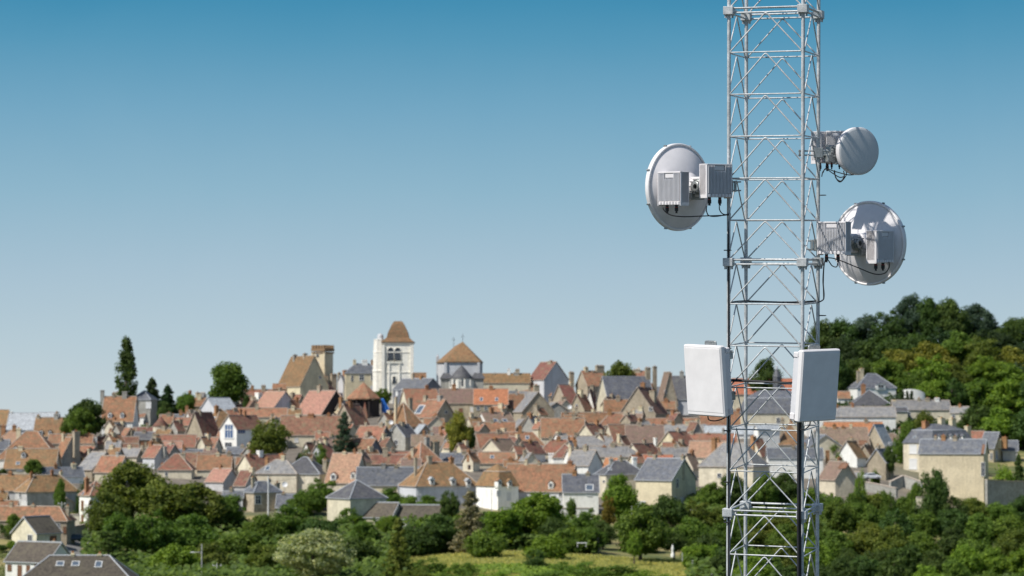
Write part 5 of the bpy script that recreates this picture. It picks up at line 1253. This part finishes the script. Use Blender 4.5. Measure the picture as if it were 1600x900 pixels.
mb=MB(); mb.bbox(-1.1,1.1,-1.1,1.1,zbot-.5,zbot+.35,.04); mb.build('foundation',CONC,mast)
# ------------------------------------------------------------------ antennas
def frame(px,py,d,yaw,tilt=0,roll=0):
    p=TP(px,py,d); return FR_@Matrix.Translation(p)@Matrix.Rotation(R(yaw),4,'Z')@Matrix.Rotation(R(tilt),4,'X')
def inv_pts(M,pts):
    Mi=M.inverted()@FR_; return [Mi@Vector(p) for p in pts]
def panel(label,px,py,d,yaw,side,legp):
    M=frame(px,py,d,yaw,5.); E=empty('panel_antenna',M,label,'panel antenna','sector panel antennas on the mast')
    a,h=.307,.412
    mb=MB(); mb.bbox(-a,a,0,.078,-h,h,.014); mb.bbox(-a+.014,a-.014,-.0035,.0,-h+.05,h-.035,.003); mb.build('radome',WPLR,E)
    mb=MB(); mb.bbox(-a+.03,a-.03,.076,.12,-h+.02,h-.02,.008,0)
    for i in range(15):
        z=-h+.13+i*(2*h-.26)/14; mb.bbox(-a+.045,a-.045,.12,.19-(.0 if i%3 else .012),z-.006,z+.006,.002)
    mb.bbox(-a+.04,-a+.052,.12,.18,-h+.06,h-.06,.002); mb.bbox(a-.052,a-.04,.12,.18,-h+.06,h-.06,.002)
    mb.build('heat_sink',DKM,E)
    mb=MB(); mb.bbox(-a+.03,a-.03,.078,.185,h-.10,h-.035,.01); mb.build('end_cap',WPL,E); mb=MB(); mb.bbox(-a+.03,a-.03,.078,.185,-h+.01,-h+.09,.01); mb.build('end_cap',WPL,E)
    mb=MB(); mb.tube(fillet([(-.075,.14,h-.03),(-.075,.14,h+.03),(.095,.14,h+.03),(.095,.14,h-.03)],.015,3)[2:-2],.011,8); mb.bbox(-.07,.09,.135,.145,h-.02,h+.028,.003); mb.build('lifting_handle',GALVD,E)
    for q,lz in ((1,h*.62),(-1,-h*.55)):
        A=Vector((.0,.22,lz)); B=inv_pts(M,[legp])[0]; B.z=lz
        mb=MB(); mb.tube([A,B],.026,8); mb.bbox(-.07,.07,.20,.25,lz-.06,lz+.06,.004); mb.bbox(B.x-.055,B.x+.055,B.y-.05,B.y+.05,lz-.05,lz+.05,.005)
        for s_ in (-1,1): mb.tube([(B.x+.09*s_-.05,B.y+.035*s_,lz+.03),(B.x+.05+.03*s_,B.y+.035*s_,lz+.03)],.006,6)
        mb.build('mounting_bracket',GALVD,E)
    mb=MB()
    for i in range(4):
        x=-.18+.12*i; mb.tube([(x,.17,-h),(x,.17,-h-.028)],.017,10)
    mb.build('connector',BLK,E); return E,M
LEG={'L':(-73.7/PX,-36.7/PX),'F':(36.7/PX,-73.7/PX),'B':(-36.7/PX,73.7/PX),'R':(73.7/PX,36.7/PX)}
lz=TP(1134,595,LEG['L'][1]).z
E1,M1=panel('white panel antenna facing left, mounted on the left mast leg',1099.4,595,-.54,-50,-1,(LEG['L'][0],LEG['L'][1],lz))
lz=TP(1246,600,LEG['F'][1]).z
E2,M2=panel('white panel antenna with shaded grey face on the front mast leg',1281,602.6,-.86,39,1,(LEG['F'][0],LEG['F'][1],lz))
def radio(parent,M,flip=1,nconn=3):
    """box 0.38 x 0.40 x 0.14, fins towards -Y"""
    mb=MB(); a,h=.185,.198
    mb.bbox(-a,a,.0,.125,-h+.035,h,.008); mb.bbox(-a,a,-.022,.006,h-.018,h,.003); 
    mb.bbox(-a,-a+.012,-.02,.13,-h-.0,h,.003); mb.bbox(a-.012,a,-.02,.13,-h-.0,h,.003)
    body=mb.build('radio_unit',WPL,parent); body.matrix_local=M
    mb=MB(); n=17
    for i in range(n):
        x=-a+.022+i*(2*a-.044)/(n-1); top=h-.02 if abs(x-.0)>.072 else h-.085
        mb.bbox(x-.0035,x+.0035,-.028,.003,-h+.055,top,.001)
    mb.build('cooling_fins',DKM,body)
    mb=MB(); mb.bbox(-.07,.07,-.014,.004,h-.075,h-.022,.006); mb.build('handle',WPL,body)
    mb=MB(); mb.bbox(-a+.012,a-.012,-.012,.11,-h+.012,-h+.05,.004)
    for i in range(7): x=-a+.04+i*(2*a-.08)/6; mb.bbox(x-.017,x+.017,-.026,-.006,-h+.012,-h+.05,.004)
    mb.build('connector_skirt',WPL,body)
    for x in (-.095,.055)[:nconn]:
        mb=MB(); mb.tube([(x,.05,-h+.02),(x,.05,-h-.02)],.019,12,0); mb.tube([(x,.05,-h-.012),(x,.05,-h-.018)],.0195,12,1); mb.tube([(x,.05,-h-.018),(x,.05,-h-.06)],.022,12,0); mb.tube([(x,.05,-h-.06),(x,.05,-h-.085)],.013,10,0); mb.build('connector',[BLK,RED],body)
    return body
def dish(label,px,py,d,sgn,r1,r2,legp):
    """big dish seen from behind; sgn +1: back apex turned to the right of the photo"""
    yaw=41*sgn; M=frame(px,py,d,yaw); E=empty('microwave_dish',M,label,'microwave dish','microwave dishes on the mast'); Rr=.495; dp=.20
    Mx=Matrix.Rotation(R(90),4,'X')     # lathe axis z -> -y
    mb=MB(); prof=[(.06,dp)]+[(Rr*t,dp*(1-t*t)) for t in (.2,.3,.4,.5,.6,.7,.8,.88,.94,.985)]; mb.lathe(prof,64,0,Mx); mb.build('reflector',WPL,E)
    mb=MB(); mb.lathe([(Rr*.98,.012),(Rr-.004,.022),(Rr+.014,.018),(Rr+.018,.010),(Rr+.018,-.035),(Rr+.010,-.042),(Rr-.01,-.045)],72,0,Mx)
    mb.lathe([(Rr-.008,-.043),(Rr*.7,-.053),(Rr*.3,-.06),(.002,-.062)],48,0,Mx)
    mb.build('rim_and_radome',WPLR,E)
    for k in range(8):
        a=R(22+45*k); c=MB(); c.bbox(-.012,.012,-.026,.02,-.009,.009,.002,0,Matrix.Rotation(a,4,'Y')@Matrix.Translation((Rr+.022,0.02,0))); c.build('rim_clip',GALVD,E)
    mb=MB(); mb.lathe([(.17,dp*.86),(.168,dp*.9),(.12,dp+.0),(.115,dp+.03),(.09,dp+.035),(.085,dp+.075),(.0,dp+.075)],32,0,Mx); mb.build('hub_plate',WPL,E)
    mb=MB(); mb.bbox(-.055,.055,-dp-.30,-dp-.05,-.115,.115,.012); mb.lathe([(.095,dp+.05),(.095,dp+.10),(.08,dp+.105),(.08,dp+.05)],24,0,Mx); mb.build('coupler',WPL,E)
    mb=MB()
    if sgn<0: Mi0=M.inverted()@FR_; mb.tube([(0,-dp-.2,0),Mi0@TP(1325,372,.2)],.05,12); mb.build('offset_arm',GALVD,E); mb=MB()
    for q in range(3): mb.lathe([(.03,0),(.092-.01*q,0),(.092-.01*q,.012),(.03,.012)],24,0,Matrix.Translation((-sgn*(.07+.022*q),-dp-.18,0))@Matrix.Rotation(R(90),4,'Y'))
    for k in range(8): a=R(45*k); mb.tube([(-sgn*.06,-dp-.18+.078*math.cos(a),.078*math.sin(a)),(-sgn*.14,-dp-.18+.078*math.cos(a),.078*math.sin(a))],.007,6)
    mb.bbox(-.11,.11,-dp-.12,-dp-.02,-.15,-.06,.006); mb.build('flange_joint',GALVD,E)
    Mi=M.inverted()@FR_
    for rp in (r1,r2):
        p=TP(*rp[:3]); Mr=Mi@Matrix.Translation(p)@Matrix.Rotation(R(rp[3]),4,'Z'); b_=radio(E,Mr); b_.scale=(rp[4],1,rp[5])
    # pole clamp
    B=Mi@Vector(legp); mb=MB(); A=Vector((sgn*.05,-dp-.12,-.03)); A.z=B.z
    mb.tube([A,B],.03,10); Mc=Matrix.Translation(B)@Matrix.Rotation(R(-yaw),4,'Z'); mb.bbox(-.05,.05,-.05,.05,-.07,.07,.006,0,Mc)
    for z in (-.05,.05):
        mb.tube([(-.09*sgn,-.038,z),(.14*sgn,-.038,z)],.008,8,0,False,Mc); mb.tube([(-.09*sgn,.038,z),(.14*sgn,.038,z)],.008,8,0,False,Mc)
    mb.bbox(.075*sgn-.012,.075*sgn+.012,-.055,.055,-.065,.065,.003,0,Mc)
    mb.build('pole_clamp',GALVD,E); return E,M
zl=TP(1134,291,LEG['L'][1]).z
DA,MA=dish('large white dish seen from behind on the left side of the mast',1060.5,292.5,-.05,1,(1047,295,-.52,-47,.98,1.0),(1123,283,-.50,33,1.0,1.0),(LEG['L'][0],LEG['L'][1],zl))
zl=TP(1282,383,LEG['R'][1]).z
DC,MC=dish('large white dish seen from behind on the right side of the mast',1357.5,380,.95,-1,(1381,386,.45,47,.98,1.0),(1300,372.5,.06,-33,1.0,1.0),(LEG['R'][0],LEG['R'][1],zl))
# small dish with its radome turned to the camera
M=frame(1342.5,236,.18,26); E=empty('microwave_dish',M,'small round dish with shaded radome facing the camera, upper right of mast','microwave dish','microwave dishes on the mast'); Mx=Matrix.Rotation(R(90),4,'X'); Rr=.278
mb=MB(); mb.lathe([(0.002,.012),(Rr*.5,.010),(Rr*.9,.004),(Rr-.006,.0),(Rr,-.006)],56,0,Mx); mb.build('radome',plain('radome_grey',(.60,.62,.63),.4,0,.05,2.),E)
mb=MB(); mb.lathe([(Rr,-.004),(Rr+.005,-.01),(Rr+.005,-.07),(Rr-.005,-.08),(Rr*.7,-.15),(.06,-.17),(.0,-.17)],56,0,Mx); mb.build('shroud',WPL,E)
Mi=M.inverted()@FR_
for px,py,dd,yy,sx,sz in ((1306,229,.50,-18,.62,.95),(1293,231,.62,38,.82,.98)):
    b_=radio(E,Mi@Matrix.Translation(TP(px,py,dd))@Matrix.Rotation(R(yy),4,'Z')); b_.scale=(sx,1,sz)
mb=MB(); rnd=random.Random(2)
for px,py,dd,a,b,c in ((1303,240,.30,.085,.05,.10),(1296,247,.26,.05,.05,.05),(1311,247,.30,.05,.04,.07),(1298,232,.30,.035,.04,.04)):
    p=Mi@TP(px,py,dd); mb.bbox(p.x-a,p.x+a,p.y-b,p.y+b,p.z-c,p.z+c,.008)
for i in range(12):
    p=Mi@TP(1290+rnd.uniform(0,22),226+rnd.uniform(0,30),.23); mb.tube([p,p+Vector((0,-.03,0))],.012,6)
p=Mi@TP(1308,240,.30); mb.tube([p,(0,.1,0)],.05,12); mb.build('adjustable_mount',GALVD,E)
B=Mi@Vector((LEG['R'][0],LEG['R'][1],TP(1283,240,LEG['R'][1]).z)); mb=MB(); Mc=Matrix.Translation(B)@Matrix.Rotation(R(-26),4,'Z')
mb.bbox(-.05,.05,-.05,.05,-.05,.07,.006,0,Mc); mb.bbox(.0,.12,-.04,.04,-.03,.05,.006,0,Mc)
for z in (-.02,.03): mb.tube([(-.24,-.036,z),(.14,-.036,z)],.009,8,0,False,Mc)
mb.bbox(-.20,-.17,-.05,.05,-.045,.055,.004,0,Mc); mb.bbox(-.235,-.215,-.045,-.02,-.035,.045,.004,0,Mc); mb.build('pole_clamp',GALVD,E)
# ------------------------------------------------------------------ cables
def smooth(P,k=8):
    P=[Vector(p) for p in P]; P=[P[0]]+P+[P[-1]]; out=[]
    for i in range(1,len(P)-2):
        for j in range(k):
            t=j/k; a,b,c,d=P[i-1:i+3]; out.append(.5*((2*b)+(-a+c)*t+(2*a-5*b+4*c-d)*t*t+(-a+3*b-3*c+d)*t**3))
    out.append(P[-2]); return out
def cable(label,pts,r=.0065):
    Q=smooth([FR_@TP(*p) for p in pts]); o=Q[0].copy(); mb=MB(); mb.tube([q-o for q in Q],r,8); ob=mb.build('cable',BLK); ob.location=o; tag(ob,label,'cable')
dl=LEG['L'][1]
cable('thin black cable looping under the left radio box of the left dish',[(1036,324,-.50),(1038,329,-.50),(1048,336,-.5),(1068,338.5,-.5),(1100,337.5,-.45),(1130,336.5,-.35),(1139,336,-.29),(1139.5,345,dl-.01),(1139,370,dl)])
cable('short black cable from left connector of the box beside left mast leg',[(1104,322,-.48),(1104,330,-.48),(1108,337,-.45),(1120,338,-.4),(1136,335,-.31),(1141,334,-.28),(1140,345,dl),(1139,380,dl)])
cable('short black cable from right connector of the box beside left mast leg',[(1124,322,-.48),(1124.5,328,-.47),(1129,334,-.42),(1137,336,-.30),(1141,338,-.27),(1139,350,dl),(1138.5,380,dl)])
cable('black feeder cable clipped down the right side of the left mast leg',[(1138.3,338,dl-.01),(1138.3,420,dl-.02),(1138.6,520,dl-.02),(1138.6,640,dl-.02),(1138.6,780,dl-.02),(1138.6,960,dl-.02),(1138.6,1400,dl)],.011)
cable('second black feeder cable behind the left mast leg',[(1139.6,470,dl+.03),(1140.6,640,dl+.03),(1140.6,900,dl+.03),(1140.6,1400,dl+.03)],.008)
dr_=LEG['R'][1]
cable('thin black cable sweeping below the right dish to the far box',[(1389,409,.45),(1389,418,.45),(1382,427,.45),(1366,428,.42),(1340,418,.3),(1310,406,.15),(1297,403,.2),(1290,405,.24),(1287,420,.26),(1286,440,.26)])
cable('short black cable from right connector below the right dish radio',[(1309,411,.07),(1307,417,.08),(1300,415,.15),(1293,406,.2),(1288,412,.26),(1286.5,440,.26),(1287,468,.26)])
cable('black cable hanging down the right mast leg below the right dish',[(1288,411,.07),(1287,420,.2),(1286,440,.26),(1287.5,462,.26),(1284,470,.27),(1268,474,.05),(1248,473.5,-.45),(1200,472,.45)],.008)
cable('black cable wrapped round the mast at the panel joint below the dishes',[(1280,470,.27),(1230,472,.40),(1176,470.5,.53),(1168,470,.50),(1150,471,.1),(1139,474,-.25),(1138.5,480,dl)],.008)
cable('black cable loop below the small upper right dish, lower strand',[(1318,267,.22),(1319,275,.2),(1314,283,.2),(1306,278,.22),(1304,266,.24)],.007)
cable('black cable loop below the small upper right dish, inner strand',[(1322,267,.22),(1322,274,.2),(1314,284,.22),(1308,281,.22),(1303,268,.24)],.006)
cable('black cable running from small dish back to right mast leg',[(1334,273,.18),(1324,273,.2),(1305,268,.22),(1292,264,.25),(1286,268,.24),(1284,276,.27)],.006)
cable('black cable sagging under the small dish to the leg',[(1320,275,.25),(1312,277,.24),(1300,270,.23),(1290,263.5,.24),(1286,270,.24)],.006)
cable('black cable along the horizontal brace between left and front mast legs',[(1137,595,-.31),(1145,595,-.33),(1180,596,-.41),(1215,598,-.5),(1238,598,-.54),(1248,600,-.50)],.011)
cable('second black cable along the brace between left and front mast legs',[(1137,593,-.30),(1160,593.5,-.36),(1200,596,-.46),(1240,599,-.53),(1249,610,-.50)],.007)
cable('black drip loop under the left panel antenna',[(1106,650,-.47),(1108,656,-.46),(1118,657.5,-.42),(1130,654,-.36),(1137,648,-.30)],.007)
cable('black drip loop under the front panel antenna',[(1266,657,-.72),(1265,664,-.7),(1259,670,-.65),(1252,671,-.6),(1248,672,-.58)],.007)
df=LEG['F'][1]
cable('thick black feeder cable running down in front of the front mast leg',[(1247.5,655,df-.04),(1247.5,700,df-.04),(1247.5,800,df-.085),(1247.5,900,df-.04),(1247.5,1400,df-.04)],.017)
cable('thin black feeder cable beside the thick one on the front leg',[(1250.6,655,df-.025),(1250.8,700,df-.03),(1250.8,800,df-.085),(1250.8,900,df-.03),(1250.6,1400,df-.03)],.009)
def tie(label,px,py,d,wd=.05):
    p=TP(px,py,d); mb=MB(); mb.lathe([(.029,-.006),(.031,-.006),(.031,.006),(.029,.006)],16); mb.tube([(.026,0,0),(wd+.01,-.012,0)],.004,6); mb.bbox(-.0,.05,-.036,-.02,-.006,.006,.002)
    o=mb.build('cable_clip',BLK); o.matrix_world=FR_@Matrix.Translation(p); tag(o,label,'cable clip','cable clips on the mast legs')
for px,py,d,l in ((1135,391,dl,'cable clip just above the middle joint block on left mast leg'),(1135,544,dl,'cable clip level with the top of the left panel antenna'),(1135,673,dl,'cable clip below the left panel antenna'),(1135,753,dl,'cable clip on left leg above the bottom joint block'),(1135,816,dl,'cable clip on left leg under the bottom joint block'),(1283,305,dr_,'cable clip on right leg between the two right dishes'),(1283,493,dr_,'cable clip on right leg below the cable wrap')): tie(l,px,py,d)
# ------------------------------------------------------------------ camera, light, sky
cam=bpy.data.cameras.new('camera'); co=bpy.data.objects.new('camera',cam); COL.objects.link(co); sc.camera=co
cam.sensor_width=36; cam.lens=90; cam.clip_start=.5; cam.clip_end=40000
co.location=(0,0,0); co.rotation_euler=(R(90)+PH,0,0)
cam.dof.use_dof=True; cam.dof.focus_distance=30; cam.dof.aperture_fstop=90/1000/.027
SAZ,SEL=33,50
sun=bpy.data.lights.new('sun','SUN'); so=bpy.data.objects.new('sun',sun); COL.objects.link(so)
sun.energy=4.9; sun.angle=R(.8); sun.color=(1.,.955,.89)
sd=Vector((-math.cos(R(SAZ))*math.cos(R(SEL)),-math.sin(R(SAZ))*math.cos(R(SEL)),math.sin(R(SEL))))
so.rotation_euler=sd.to_track_quat('Z','Y').to_euler(); so.location=(-60,-40,90)
wd=bpy.data.worlds.new('World'); sc.world=wd; wd.use_nodes=True; nt=wd.node_tree; bg=nt.nodes['Background']
sky=N(nt,'ShaderNodeTexSky'); sky.sky_type='NISHITA'; sky.sun_disc=False; sky.sun_elevation=R(SEL); sky.sun_rotation=math.atan2(sd.x,sd.y)
sky.air_density=1.; sky.dust_density=.6; sky.ozone_density=1.5
SKS=.10; bg.inputs[1].default_value=SKS
tc=N(nt,'ShaderNodeTexCoord'); sx=N(nt,'ShaderNodeSeparateXYZ'); nt.links.new(tc.outputs['Generated'],sx.inputs[0])
def lin(c): return tuple(((x/255)/12.92 if x/255<=.04045 else ((x/255+.055)/1.055)**2.4)/SKS for x in c)
mr=N(nt,'ShaderNodeMapRange'); mr.inputs[1].default_value=0; mr.inputs[2].default_value=.2; wn=noise(nt,tc.outputs['Generated'],9.,4,.6,.5); wa=N(nt,'ShaderNodeMath',operation='MULTIPLY_ADD'); wa.inputs[1].default_value=.012; nt.links.new(wn,wa.inputs[0]); w2_=N(nt,'ShaderNodeMath',operation='SUBTRACT'); w2_.inputs[1].default_value=.006; nt.links.new(sx.outputs[2],wa.inputs[2]); nt.links.new(wa.outputs[0],w2_.inputs[0]); nt.links.new(w2_.outputs[0],mr.inputs[0])
zz=lambda py: math.sin(math.atan((HOR-py)/F))/.2
r=ramp(nt,mr.outputs[0],[(0,(0,0,0))]*2); e=r.color_ramp.elements
SKYC=[(640,(196,209,214)),(540,(183,203,213)),(430,(168,194,210)),(300,(143,182,203)),(170,(116,167,195)),(60,(87,152,185)),(0,(70,143,179)),(-110,(48,122,166))]
# values above 1 are carried by the factor below
MX=max(max(lin(c)) for _,c in SKYC)
while len(e)<len(SKYC): e.new(.5)
for i,(py,c) in enumerate(SKYC): e[i].position=max(0,min(1,zz(py))); e[i].color=(*[x/MX for x in lin(c)],1)
ms=N(nt,'ShaderNodeVectorMath',operation='SCALE'); ms.inputs['Scale'].default_value=MX; nt.links.new(r.outputs[0],ms.inputs[0])
mf=N(nt,'ShaderNodeMapRange'); mf.inputs[1].default_value=.17; mf.inputs[2].default_value=.34; nt.links.new(sx.outputs[2],mf.inputs[0])
nt.links.new(mix(nt,mf.outputs[0],ms.outputs[0],sky.outputs[0]),bg.inputs[0])
sc.render.engine='CYCLES'; sc.cycles.samples=96; sc.cycles.use_denoising=True; sc.cycles.max_bounces=5; sc.cycles.transparent_max_bounces=4
sc.render.resolution_x=1600; sc.render.resolution_y=900
vs=sc.view_settings; vs.view_transform='Standard'; vs.look='None'; vs.exposure=0; vs.gamma=1; vs.use_curve_mapping=False
# label sanity
seen={}
for o in list(bpy.data.objects):
    if o.parent is None and o.get('label'):
        l=o['label']; 
        if l in seen: print('DUP',l)
        seen[l]=1
        if not 4<=len(l.split())<=16: print('LEN',len(l.split()),l)
print('objects',len(bpy.data.objects),'top',sum(1 for o in bpy.data.objects if o.parent is None),'trees',len(TREES))
